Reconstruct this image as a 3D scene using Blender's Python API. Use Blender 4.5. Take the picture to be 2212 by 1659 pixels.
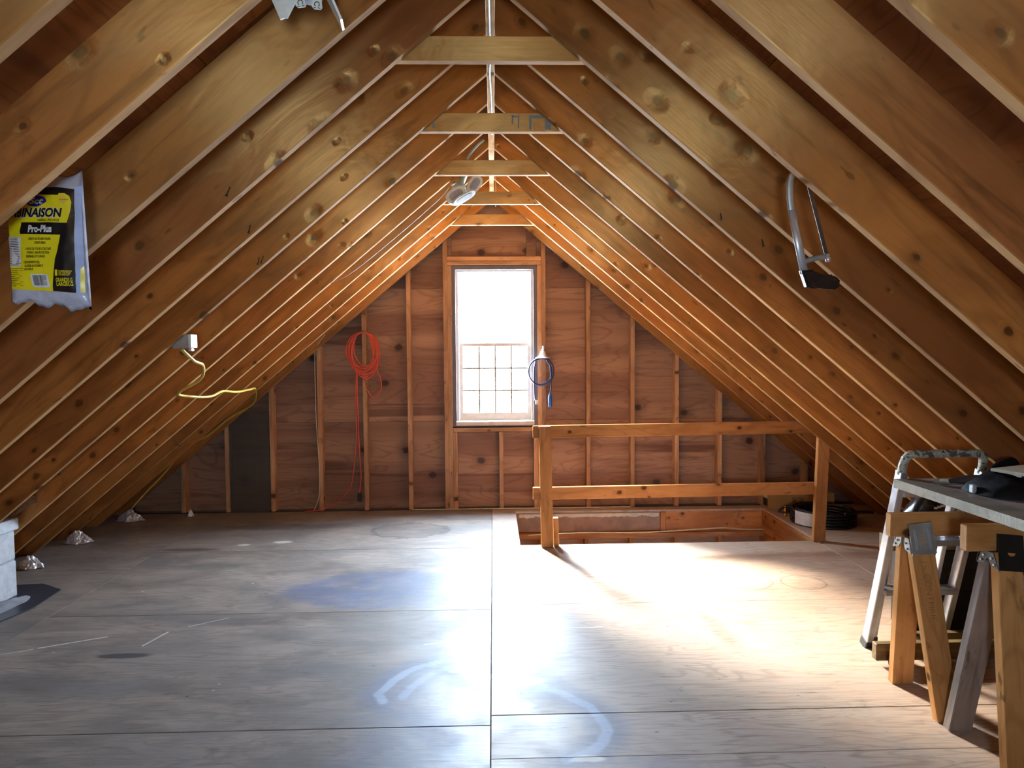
import bpy, bmesh, math, random
from mathutils import Vector, Matrix, noise as mnoise
random.seed(7)
S = bpy.context.scene
for o in list(bpy.data.objects): bpy.data.objects.remove(o)
COL = S.collection
PI = math.pi

# ------------------------------------------------------------------ camera
cam = bpy.data.cameras.new('camera'); cam_o = bpy.data.objects.new('camera', cam); COL.objects.link(cam_o)
cam.sensor_fit = 'HORIZONTAL'; cam.sensor_width = 36.0; cam.lens = 24.27; cam.clip_start = 0.02
yaw, pit, rol = 0.02682, -0.04733, -0.0079
fw = Vector((math.sin(yaw)*math.cos(pit), math.cos(yaw)*math.cos(pit), math.sin(pit)))
rt = Vector((math.cos(yaw), -math.sin(yaw), 0)); up = rt.cross(fw)
rt2 = math.cos(rol)*rt + math.sin(rol)*up; up2 = -math.sin(rol)*rt + math.cos(rol)*up
M = Matrix((rt2, up2, -fw)).transposed().to_4x4(); M.translation = (0, 0, 1.44)
cam_o.matrix_world = M
S.camera = cam_o

# ------------------------------------------------------------------ light
SKY = 225.0
SUN = 215.0
w = bpy.data.worlds.new('sky'); S.world = w; w.use_nodes = True
bg = w.node_tree.nodes['Background']; bg.inputs[0].default_value = (0.64, 0.81, 1.0, 1); bg.inputs[1].default_value = SKY
def portal(name, loc, sx, sy, rot):
    l = bpy.data.lights.new(name, 'AREA'); l.shape = 'RECTANGLE'; l.size = sx; l.size_y = sy
    l.cycles.is_portal = True
    o = bpy.data.objects.new(name, l); COL.objects.link(o); o.location = loc; o.rotation_euler = rot
    return o
portal('daylight_portal', (0.015, 6.47, 1.49), 0.80, 1.48, (-PI/2, 0, 0))
RW, RH, RZ, YREAR = 0.41, 0.46, 1.32, -0.75    # window in the wall behind the camera
portal('daylight_portal', (0.0, YREAR-.12, RZ), RW, RH, (PI/2, 0, 0))

# sun behind thin cloud, up to the left outside the gable window
sl_ = bpy.data.lights.new('hazy_sun', 'SUN'); sl_.energy = SUN; sl_.angle = math.radians(24); sl_.color = (1.0, 0.90, 0.76)
so_ = bpy.data.objects.new('hazy_sun', sl_); COL.objects.link(so_); so_.location = (-3, 12, 6)
so_.rotation_euler = Vector((0.46, -0.86, -0.68)).to_track_quat('-Z', 'Y').to_euler()

vs = S.view_settings
S.display_settings.display_device = 'sRGB'
vs.view_transform = 'Standard'; vs.look = 'None'; vs.exposure = 0.0; vs.gamma = 1.0; vs.use_curve_mapping = False

# ------------------------------------------------------------------ helpers
def lin(c):
    return tuple(((v/255)/12.92 if v/255 <= .04045 else ((v/255+.055)/1.055)**2.4) for v in c) + (1.0,)

class G:
    """small node graph builder"""
    def __init__(s, name):
        s.m = bpy.data.materials.new(name); s.m.use_nodes = True; s.t = s.m.node_tree
        s.b = s.t.nodes['Principled BSDF']; s.out = s.t.nodes['Material Output']
    def n(s, typ, **k):
        x = s.t.nodes.new(typ)
        for a, v in k.items(): setattr(x, a, v)
        return x
    def L(s, a, b): s.t.links.new(a, b)
    def put(s, sock, v):
        if hasattr(v, 'is_linked'): s.L(v, sock)
        else: sock.default_value = v
    def math(s, op, a, b=0.0, c=0.0, clamp=False):
        x = s.n('ShaderNodeMath', operation=op, use_clamp=clamp)
        s.put(x.inputs[0], a); s.put(x.inputs[1], b); s.put(x.inputs[2], c); return x.outputs[0]
    def vmath(s, op, a, b):
        x = s.n('ShaderNodeVectorMath', operation=op); s.put(x.inputs[0], a); s.put(x.inputs[1], b); return x.outputs[0]
    def noise(s, v, scale=1.0, det=3.0, rough=.5, dist=0.0):
        x = s.n('ShaderNodeTexNoise'); s.put(x.inputs['Vector'], v); x.inputs['Scale'].default_value = scale
        x.inputs['Detail'].default_value = det; x.inputs['Roughness'].default_value = rough; x.inputs['Distortion'].default_value = dist
        return x.outputs['Fac']
    def smooth(s, v, a, b, lo=0.0, hi=1.0):
        x = s.n('ShaderNodeMapRange', interpolation_type='SMOOTHSTEP'); s.put(x.inputs['Value'], v)
        x.inputs['From Min'].default_value = a; x.inputs['From Max'].default_value = b
        x.inputs['To Min'].default_value = lo; x.inputs['To Max'].default_value = hi; return x.outputs[0]
    def mix(s, f, a, b, blend='MIX'):
        x = s.n('ShaderNodeMix', data_type='RGBA', blend_type=blend); s.put(x.inputs[0], f); s.put(x.inputs[6], a); s.put(x.inputs[7], b)
        return x.outputs[2]
    def obj(s): return s.n('ShaderNodeTexCoord').outputs['Object']
    def rnd(s): return s.n('ShaderNodeObjectInfo').outputs['Random']
    def bump(s, h, strength=.3, dist=.002):
        x = s.n('ShaderNodeBump'); x.inputs['Strength'].default_value = strength; x.inputs['Distance'].default_value = dist
        s.L(h, x.inputs['Height']); s.L(x.outputs[0], s.b.inputs['Normal'])
    def fin(s, col=None, rough=None, metal=None, spec=None):
        for nm, v in (('Base Color', col), ('Roughness', rough), ('Metallic', metal), ('Specular IOR Level', spec)):
            if v is not None: s.put(s.b.inputs[nm], v)
        return s.m

def plain(name, rgb, rough=.5, metal=0.0, spec=.5, var=.12, scale=18, bump=0.0):
    g = G(name); v = g.obj(); n = g.noise(v, scale, 4, .6)
    c = lin(rgb); d = tuple(x*(1-var*1.6) for x in c[:3])+(1,)
    col = g.mix(g.smooth(n, .35, .68), d, c)
    g.fin(col, g.smooth(n, .2, .8, rough*.85, min(1, rough*1.15)), metal, spec)
    if bump: g.bump(n, bump, .004)
    return g.m

def fibre(g, amount=.93, tint=(1.0, .62, .22, 1)):
    """wood fibre sheen: rougher across the grain (object X) than along it"""
    c = g.n('ShaderNodeCombineXYZ'); c.inputs[0].default_value = 1.0
    t = g.n('ShaderNodeVectorTransform', vector_type='VECTOR', convert_from='OBJECT', convert_to='WORLD'); g.L(c.outputs[0], t.inputs[0])
    ge = g.n('ShaderNodeNewGeometry'); x = g.vmath('ADD', g.vmath('CROSS_PRODUCT', ge.outputs['Normal'], t.outputs[0]), (.0021, .0013, .0017))
    g.L(x, g.b.inputs['Tangent']); g.b.inputs['Anisotropic'].default_value = amount; g.b.inputs['Specular Tint'].default_value = tint

def lumber(name, c1, c2, line, knot=(58, 32, 16), rough=.42, spec=.45, knots=.5, red=None, tone=.35, kscale=(5.5, 7.5, 7.5), bump=.4):
    """solid sawn wood, grain along local X"""
    g = G(name); r = g.rnd()
    off = g.n('ShaderNodeCombineXYZ')
    g.L(g.math('MULTIPLY', r, 53.0), off.inputs[0]); g.L(g.math('MULTIPLY', r, 31.0), off.inputs[1]); g.L(g.math('MULTIPLY', r, 17.0), off.inputs[2])
    v = g.vmath('ADD', g.obj(), off.outputs[0])
    kx = g.n('ShaderNodeSeparateXYZ'); g.L(g.vmath('MULTIPLY', v, kscale), kx.inputs[0])
    kc = g.n('ShaderNodeCombineXYZ'); g.L(kx.outputs[0], kc.inputs[0]); g.L(kx.outputs[2], kc.inputs[1]); kv = kc.outputs[0]
    vo = g.n('ShaderNodeTexVoronoi', voronoi_dimensions='2D'); vo.inputs['Scale'].default_value = 1.0; g.L(kv, vo.inputs['Vector'])
    d = vo.outputs['Distance']; sp = g.n('ShaderNodeSeparateColor'); g.L(vo.outputs['Color'], sp.inputs[0])
    gate = g.smooth(sp.outputs[0], 1-knots-.02, 1-knots+.02)
    d = g.math('ADD', d, g.math('MULTIPLY', g.math('SUBTRACT', g.noise(v, 45, 2), .5), .07))
    d = g.math('DIVIDE', d, g.smooth(sp.outputs[2], 0, 1, .42, 1.15))
    kn = g.math('MULTIPLY', g.smooth(d, .07, .135, 1, 0), gate)
    halo = g.math('MULTIPLY', g.smooth(d, .06, .30, 1, 0), gate)
    big = g.noise(g.vmath('MULTIPLY', v, (.7, 3.2, 3.2)), 1, 3, .5, .35)
    big = g.math('ADD', big, g.math('MULTIPLY', halo, .10))
    cath = g.math('PINGPONG', g.math('MULTIPLY', big, 17.0), 1.0)
    fine = g.noise(g.vmath('MULTIPLY', v, (3.0, 90, 90)), 1, 3, .6)
    blot = g.noise(g.vmath('MULTIPLY', v, (1.6, 3.5, 3.5)), 1, 4, .6, .8)
    c = g.mix(g.smooth(blot, .36, .66), lin(c1), lin(c2))
    if red: c = g.mix(g.smooth(g.math('FRACT', g.math('MULTIPLY', r, 3.71)), .50, .85, 0, .55), c, lin(red))
    if red: c = g.mix(g.math('MULTIPLY', g.smooth(g.noise(g.vmath('MULTIPLY', v, (.5, 1.5, 1.5)), 1.3, 2), .45, .7), .65), c, lin(red))
    c = g.mix(g.math('MULTIPLY', g.smooth(cath, .62, 1.0), .30), c, lin(line))
    c = g.mix(g.math('MULTIPLY', g.smooth(fine, .5, .75), .28), c, lin(line))
    c = g.mix(g.math('MULTIPLY', halo, .38), c, lin(line))
    stain = g.noise(g.vmath('MULTIPLY', v, (2.2, 5, 5)), 1.4, 5, .7, 1.2)
    c = g.mix(g.smooth(stain, .58, .74, 0, .55), c, lin(knot))
    streak = g.noise(g.vmath('MULTIPLY', v, (1.3, 14, 14)), 1, 4, .65, .4)
    c = g.mix(g.smooth(streak, .50, .68, 0, .6), c, lin(line))
    dots = g.noise(g.vmath('MULTIPLY', v, (9, 24, 24)), 1, 2, .5)
    c = g.mix(g.smooth(dots, .70, .74, 0, .6), c, lin(knot))
    c = g.mix(g.math('MULTIPLY', kn, .88), c, lin(knot))
    k = g.math('ADD', g.math('MULTIPLY', g.math('SUBTRACT', g.math('FRACT', g.math('MULTIPLY', r, 7.31)), .5), tone), 1.0)
    hv = g.n('ShaderNodeHueSaturation'); g.L(c, hv.inputs['Color']); g.L(k, hv.inputs['Value'])
    g.fin(hv.outputs[0], g.math('ADD', g.smooth(blot, .3, .7, rough-.08, rough+.1), g.math('MULTIPLY', kn, .1)), 0.0, spec)
    if spec > .3: fibre(g)
    if spec > .8: g.b.inputs['IOR'].default_value = 1.9
    h = g.math('ADD', g.math('MULTIPLY', fine, .25), g.math('MULTIPLY', halo, -1.0))
    h = g.math('ADD', h, g.math('MULTIPLY', blot, 2.2))
    g.bump(h, bump, .006)
    return g.m

def plywood(name, c1, c2, line, knot, rough=.6, spec=.3, axis=0, knots=.5, bands=.5, plane='XZ', tone=.25):
    """rotary cut veneer; grain along X (axis 0) or Y (axis 1) of the object"""
    g = G(name); r = g.rnd()
    off = g.n('ShaderNodeCombineXYZ')
    for i, q in enumerate((23.0, 41.0, 13.0)): g.L(g.math('MULTIPLY', r, q), off.inputs[i])
    v = g.vmath('ADD', g.obj(), off.outputs[0])
    st = [3.0, 3.0, 3.0]; st[axis] = .55
    big = g.noise(g.vmath('MULTIPLY', v, tuple(st)), 1, 3, .5, .6)
    cath = g.math('PINGPONG', g.math('MULTIPLY', big, 34.0), 1.0)
    b2 = [5.0, 5.0, 5.0]; b2[axis] = .25
    band = g.noise(g.vmath('MULTIPLY', v, tuple(b2)), .8, 2, .5)
    fs = [70.0, 70.0, 70.0]; fs[axis] = 3.0
    fine = g.noise(g.vmath('MULTIPLY', v, tuple(fs)), 1, 3, .65)
    ks = [3.0, 3.0, 3.0]; ks[axis] = 2.5
    kx = g.n('ShaderNodeSeparateXYZ'); g.L(g.vmath('MULTIPLY', v, tuple(ks)), kx.inputs[0])
    kc = g.n('ShaderNodeCombineXYZ'); g.L(kx.outputs[0], kc.inputs[0]); g.L(kx.outputs[2 if plane == 'XZ' else 1], kc.inputs[1])
    vo = g.n('ShaderNodeTexVoronoi', voronoi_dimensions='2D'); vo.inputs['Scale'].default_value = 1.0; g.L(kc.outputs[0], vo.inputs['Vector'])
    sp = g.n('ShaderNodeSeparateColor'); g.L(vo.outputs['Color'], sp.inputs[0])
    gate = g.smooth(sp.outputs[1], 1-knots-.02, 1-knots+.02)
    wob = g.math('ADD', vo.outputs['Distance'], g.math('MULTIPLY', g.math('SUBTRACT', g.noise(v, 30, 3), .5), .08))
    kn = g.math('MULTIPLY', g.smooth(wob, .05, .13, 1, 0), gate); halo = g.math('MULTIPLY', g.smooth(wob, .08, .36, 1, 0), gate)
    c = g.mix(g.smooth(band, .40, .62), lin(c1), lin(c2))
    c = g.mix(g.math('MULTIPLY', g.smooth(cath, .6, 1.0), .32), c, lin(line))
    c = g.mix(g.math('MULTIPLY', g.smooth(fine, .5, .72), .22), c, lin(line))
    dk = g.smooth(g.noise(g.vmath('MULTIPLY', v, tuple(b2)), 1.3, 3, .6, .5), .56, .68)
    c = g.mix(g.math('MULTIPLY', dk, bands), c, lin(line))
    c = g.mix(g.math('MULTIPLY', halo, .42), c, lin(line))
    c = g.mix(g.math('MULTIPLY', kn, .9), c, lin(knot))
    k = g.math('ADD', g.math('MULTIPLY', g.math('SUBTRACT', r, .5), tone), 1.0)
    hv = g.n('ShaderNodeHueSaturation'); g.L(c, hv.inputs['Color']); g.L(k, hv.inputs['Value'])
    g.fin(hv.outputs[0], rough, 0.0, spec)
    g.bump(g.math('ADD', g.math('MULTIPLY', fine, .6), g.math('MULTIPLY', cath, .25)), .25, .003)
    return g.m

def floor_material():
    g = G('weathered floor plywood'); r = g.rnd(); v = g.obj()
    sx = g.n('ShaderNodeSeparateXYZ'); g.L(v, sx.inputs[0]); X, Y = sx.outputs[0], sx.outputs[1]
    off = g.n('ShaderNodeCombineXYZ'); g.L(g.math('MULTIPLY', r, 37.0), off.inputs[0]); g.L(g.math('MULTIPLY', r, 19.0), off.inputs[1])
    vr = g.vmath('ADD', v, off.outputs[0])
    wx = g.math('SUBTRACT', g.noise(v, 5, 4, .6), .5); wy = g.math('SUBTRACT', g.noise(g.vmath('ADD', v, (9., 4., 2.)), 5, 4, .6), .5)
    def ell(cx, cy, rx, ry, soft=.25, warp=.15, ring=None):
        dx = g.math('DIVIDE', g.math('SUBTRACT', g.math('ADD', X, g.math('MULTIPLY', wx, warp)), cx), rx)
        dy = g.math('DIVIDE', g.math('SUBTRACT', g.math('ADD', Y, g.math('MULTIPLY', wy, warp)), cy), ry)
        d = g.math('SQRT', g.math('ADD', g.math('MULTIPLY', dx, dx), g.math('MULTIPLY', dy, dy)))
        if ring: d = g.math('ABSOLUTE', g.math('SUBTRACT', d, 1.0)); return g.smooth(d, ring*.25, ring, 1, 0)
        return g.smooth(d, 1-soft, 1+soft, 1, 0)
    def seg(ax, ay, bx, by, wd, warp=.006):
        L = math.hypot(bx-ax, by-ay); ux, uy = (bx-ax)/L, (by-ay)/L
        px = g.math('SUBTRACT', X, ax); py = g.math('SUBTRACT', Y, ay)
        t = g.math('ADD', g.math('MULTIPLY', px, ux), g.math('MULTIPLY', py, uy))
        e = g.math('ABSOLUTE', g.math('ADD', g.math('MULTIPLY', px, -uy), g.math('MULTIPLY', py, ux)))
        e = g.math('ADD', e, g.math('MULTIPLY', wx, warp))
        q = g.math('MAXIMUM', g.math('SUBTRACT', g.math('ABSOLUTE', g.math('SUBTRACT', t, L/2)), L/2), g.math('SUBTRACT', g.math('ABSOLUTE', e), 0.0))
        return g.smooth(q, wd*.35, wd, 1, 0)
    def rect(x0, x1, y0, y1):
        q = g.math('MAXIMUM', g.math('SUBTRACT', g.math('ABSOLUTE', g.math('SUBTRACT', X, (x0+x1)/2)), (x1-x0)/2), g.math('SUBTRACT', g.math('ABSOLUTE', g.math('SUBTRACT', Y, (y0+y1)/2)), (y1-y0)/2))
        return g.smooth(q, -.004, .004, 1, 0)
    blot = g.noise(g.vmath('MULTIPLY', vr, (1.0, 2.2, 1)), 1.6, 5, .62, .5)
    big = g.noise(g.vmath('MULTIPLY', vr, (.8, 5.0, 1)), 1, 3, .5, .7)
    cath = g.math('PINGPONG', g.math('MULTIPLY', big, 30.0), 1.0)
    fine = g.noise(g.vmath('MULTIPLY', vr, (5.0, 95.0, 1)), 1, 4, .7)
    wear = g.noise(v, 1.1, 5, .65, .3)
    c = g.mix(g.smooth(blot, .36, .64), lin((108, 102, 97)), lin((142, 130, 121)))
    c = g.mix(g.smooth(wear, .47, .66, 0, .7), c, lin((122, 116, 112)))
    c = g.mix(g.math('MULTIPLY', g.math('GREATER_THAN', X, -.021), .62), c, lin((186, 172, 160)))  # right-hand sheets are paler ply, with some scattered sunlight put into the colour
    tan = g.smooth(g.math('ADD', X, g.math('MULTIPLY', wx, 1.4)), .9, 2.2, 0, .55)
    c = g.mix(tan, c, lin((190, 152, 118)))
    c = g.mix(g.math('MULTIPLY', g.smooth(cath, .5, 1.0), g.smooth(blot, .35, .7, .10, .40)), c, lin((88, 72, 58)))
    c = g.mix(g.smooth(fine, .50, .72, 0, .5), c, lin((74, 64, 58)))
    scr = g.noise(g.vmath('MULTIPLY', g.vmath('ADD', v, (1.7, 2.3, 0)), (2.2, 46., 1)), 1, 5, .75, .6)
    c = g.mix(g.smooth(scr, .60, .72, 0, .55), c, lin((58, 52, 48)))
    c = g.mix(g.smooth(scr, .36, .28, 0, .3), c, lin((176, 166, 156)))
    dirt = g.noise(g.vmath('MULTIPLY', v, (1.0, 1.6, 1)), 3.4, 6, .7, .8)
    c = g.mix(g.smooth(dirt, .58, .74, 0, .45), c, lin((70, 64, 60)))
    speck = g.noise(g.vmath('MULTIPLY', v, (22., 60., 1)), 1, 2, .5)
    c = g.mix(g.smooth(speck, .735, .76, 0, .8), c, lin((40, 34, 32)))
    chip = g.noise(g.vmath('MULTIPLY', g.vmath('ADD', v, (3.3, 7.1, 0)), (16., 28., 1)), 1, 1, .4)
    c = g.mix(g.smooth(chip, .80, .82, 0, .8), c, lin((196, 188, 176)))
    # overspray of blue paint left by sprayed parts
    spray = g.noise(v, 9, 5, .7)
    bl = g.math('MULTIPLY', ell(-.60, 4.20, .62, .30, .45, .35), g.smooth(g.noise(v, 2.8, 4, .6), .3, .62, .25, .9))
    bl = g.math('MAXIMUM', bl, g.math('MULTIPLY', ell(-.60, 4.17, .55, .28, .2, .25, ring=.35), .7))
    def sdist(ax, ay, bx, by):
        L = math.hypot(bx-ax, by-ay); ux, uy = (bx-ax)/L, (by-ay)/L
        px = g.math('SUBTRACT', g.math('ADD', X, g.math('MULTIPLY', wx, .05)), ax); py = g.math('SUBTRACT', g.math('ADD', Y, g.math('MULTIPLY', wy, .05)), ay)
        t = g.math('ADD', g.math('MULTIPLY', px, ux), g.math('MULTIPLY', py, uy))
        e = g.math('ADD', g.math('MULTIPLY', px, -uy), g.math('MULTIPLY', py, ux))
        o_ = g.math('MAXIMUM', g.math('SUBTRACT', g.math('ABSOLUTE', g.math('SUBTRACT', t, L/2)), L/2), 0.0)
        return g.math('SQRT', g.math('ADD', g.math('MULTIPLY', o_, o_), g.math('MULTIPLY', e, e)))
    def path(*pts):
        d = None
        for p0, p1 in zip(pts, pts[1:]):
            k_ = sdist(*p0, *p1); d = k_ if d is None else g.math('MINIMUM', d, k_)
        return d
    d1 = path((-.47, 2.80), (-.50, 2.86), (-.455, 2.98), (-.36, 3.10), (-.25, 3.16), (-.13, 3.185), (.0, 3.15))
    d2 = path((-.39, 2.83), (-.37, 2.92), (-.29, 3.04), (-.18, 3.11))
    d3 = path((.03, 3.04), (.15, 2.93), (.27, 2.83), (.37, 2.72), (.41, 2.63), (.415, 2.54), (.39, 2.46), (.34, 2.40), (.25, 2.36))
    dm = g.math('MINIMUM', d1, d3)
    arc = g.math('MAXIMUM', g.smooth(dm, .012, .03, 1, 0), g.math('MULTIPLY', g.smooth(d2, .01, .03, 1, 0), .7))
    halo = g.math('MAXIMUM', g.smooth(g.math('MINIMUM', dm, d2), .03, .13, 1, 0), g.smooth(path((-.47, 2.80), (-.36, 2.70), (-.27, 2.58), (-.18, 2.44)), .03, .13, 1, 0))
    bl = g.math('MAXIMUM', bl, g.math('MULTIPLY', halo, .75))
    ag = g.smooth(g.noise(v, 6, 3, .6), .3, .6, .7, 1)
    bl = g.math('MAXIMUM', bl, g.math('MULTIPLY', ell(-.36, 2.45, .20, .30, .5, .35), .6))
    bl = g.math('MAXIMUM', bl, g.math('MULTIPLY', ell(.55, 2.25, .30, .12, .5, .35), .45))
    bl = g.math('MULTIPLY', bl, g.smooth(spray, .2, .65, .55, 1))
    c = g.mix(g.math('MULTIPLY', bl, .80), c, lin((62, 82, 122)))
    c = g.mix(g.math('MULTIPLY', g.math('MULTIPLY', arc, ag), .6), c, lin((150, 168, 196)))
    c = g.mix(g.math('MULTIPLY', rect(.09, .265, 3.30, 3.48), .7), c, lin((86, 92, 98)))
    for a, k in ((ell(-.69, 5.55, .30, .22, .08, .25), .28), (ell(-.69, 5.55, .30, .22, .1, .25, ring=.10), .5), (ell(-1.78, 3.29, .13, .030, .2, .05), .75),
                 (ell(-2.26, 5.08, .22, .032, .3, .08), .6), (ell(-1.75, 5.72, .55, .10, .4, .3), .55), (ell(1.05, 4.20, .16, .09, .6, .2), .35),
                 (ell(1.55, 4.2, .16, .16, .1, .06, ring=.07), .4), (ell(1.9, 4.15, .13, .13, .1, .06, ring=.07), .4), (ell(1.15, 3.45, .05, .22, .5, .1), .35)):
        c = g.mix(g.math('MULTIPLY', a, k), c, lin((52, 48, 48)))
    wm = None
    for q in ((-2.246, 3.394, -1.987, 3.515, .008), (-2.42, 3.31, -2.27, 3.38, .005), (-1.745, 3.40, -1.70, 3.56, .008), (-1.62, 3.63, -1.46, 3.74, .005), (-.05, 3.50, .55, 3.52, .008), (.02, 3.62, .10, 3.44, .01), (-.35, 3.35, -.02, 3.42, .006)):
        sgm = seg(*q); wm = sgm if wm is None else g.math('MAXIMUM', wm, sgm)
    for q in ((-1.89, 5.19, .045, .02), (-1.62, 5.25, .075, .03), (.0, 3.0, .07, .03), (.12, 2.95, .09, .04), (.1, 2.74, .06, .03), (-.16, 3.06, .05, .02), (.32, 2.36, .06, .02), (.2, 2.24, .06, .02)):
        wm = g.math('MAXIMUM', wm, ell(*q, .3, .06))
    c = g.mix(g.math('MULTIPLY', wm, .75), c, lin((205, 204, 198)))
    k = g.math('ADD', g.math('MULTIPLY', g.math('SUBTRACT', r, .5), .14), 1.0)
    hv = g.n('ShaderNodeHueSaturation'); g.L(c, hv.inputs['Color']); g.L(k, hv.inputs['Value'])
    ro = g.smooth(g.noise(vr, 2.2, 5, .65), .3, .7, .40, .58)
    ro = g.math('ADD', ro, g.math('MULTIPLY', fine, .08))
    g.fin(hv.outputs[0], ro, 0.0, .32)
    h = g.math('ADD', g.math('MULTIPLY', fine, .7), g.math('MULTIPLY', cath, .12))
    g.bump(g.math('ADD', h, g.math('MULTIPLY', blot, 1.5)), .22, .004)
    return g.m

def glass_material():
    g = G('window glass'); t = g.n('ShaderNodeBsdfTransparent'); gl = g.n('ShaderNodeBsdfGlossy'); gl.inputs['Roughness'].default_value = .02
    mx = g.n('ShaderNodeMixShader'); mx.inputs[0].default_value = .05
    g.L(t.outputs[0], mx.inputs[1]); g.L(gl.outputs[0], mx.inputs[2]); g.L(mx.outputs[0], g.out.inputs['Surface']); return g.m

def clear_plastic():
    g = G('clear crinkled plastic'); t = g.n('ShaderNodeBsdfTransparent'); n = g.noise(g.obj(), 40, 3)
    g.fin(lin((196, 200, 214)), .18, 0.0, .6); g.bump(n, .8, .01)
    mx = g.n('ShaderNodeMixShader'); mx.inputs[0].default_value = .72
    g.L(t.outputs[0], mx.inputs[1]); g.L(g.b.outputs[0], mx.inputs[2]); g.L(mx.outputs[0], g.out.inputs['Surface']); return g.m

def smoked():
    g = G('smoked plastic film'); t = g.n('ShaderNodeBsdfTransparent'); g.fin(lin((86, 80, 74)), .4, 0.0, .4)
    mx = g.n('ShaderNodeMixShader'); mx.inputs[0].default_value = .58
    g.L(t.outputs[0], mx.inputs[1]); g.L(g.b.outputs[0], mx.inputs[2]); g.L(mx.outputs[0], g.out.inputs['Surface']); return g.m

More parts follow.
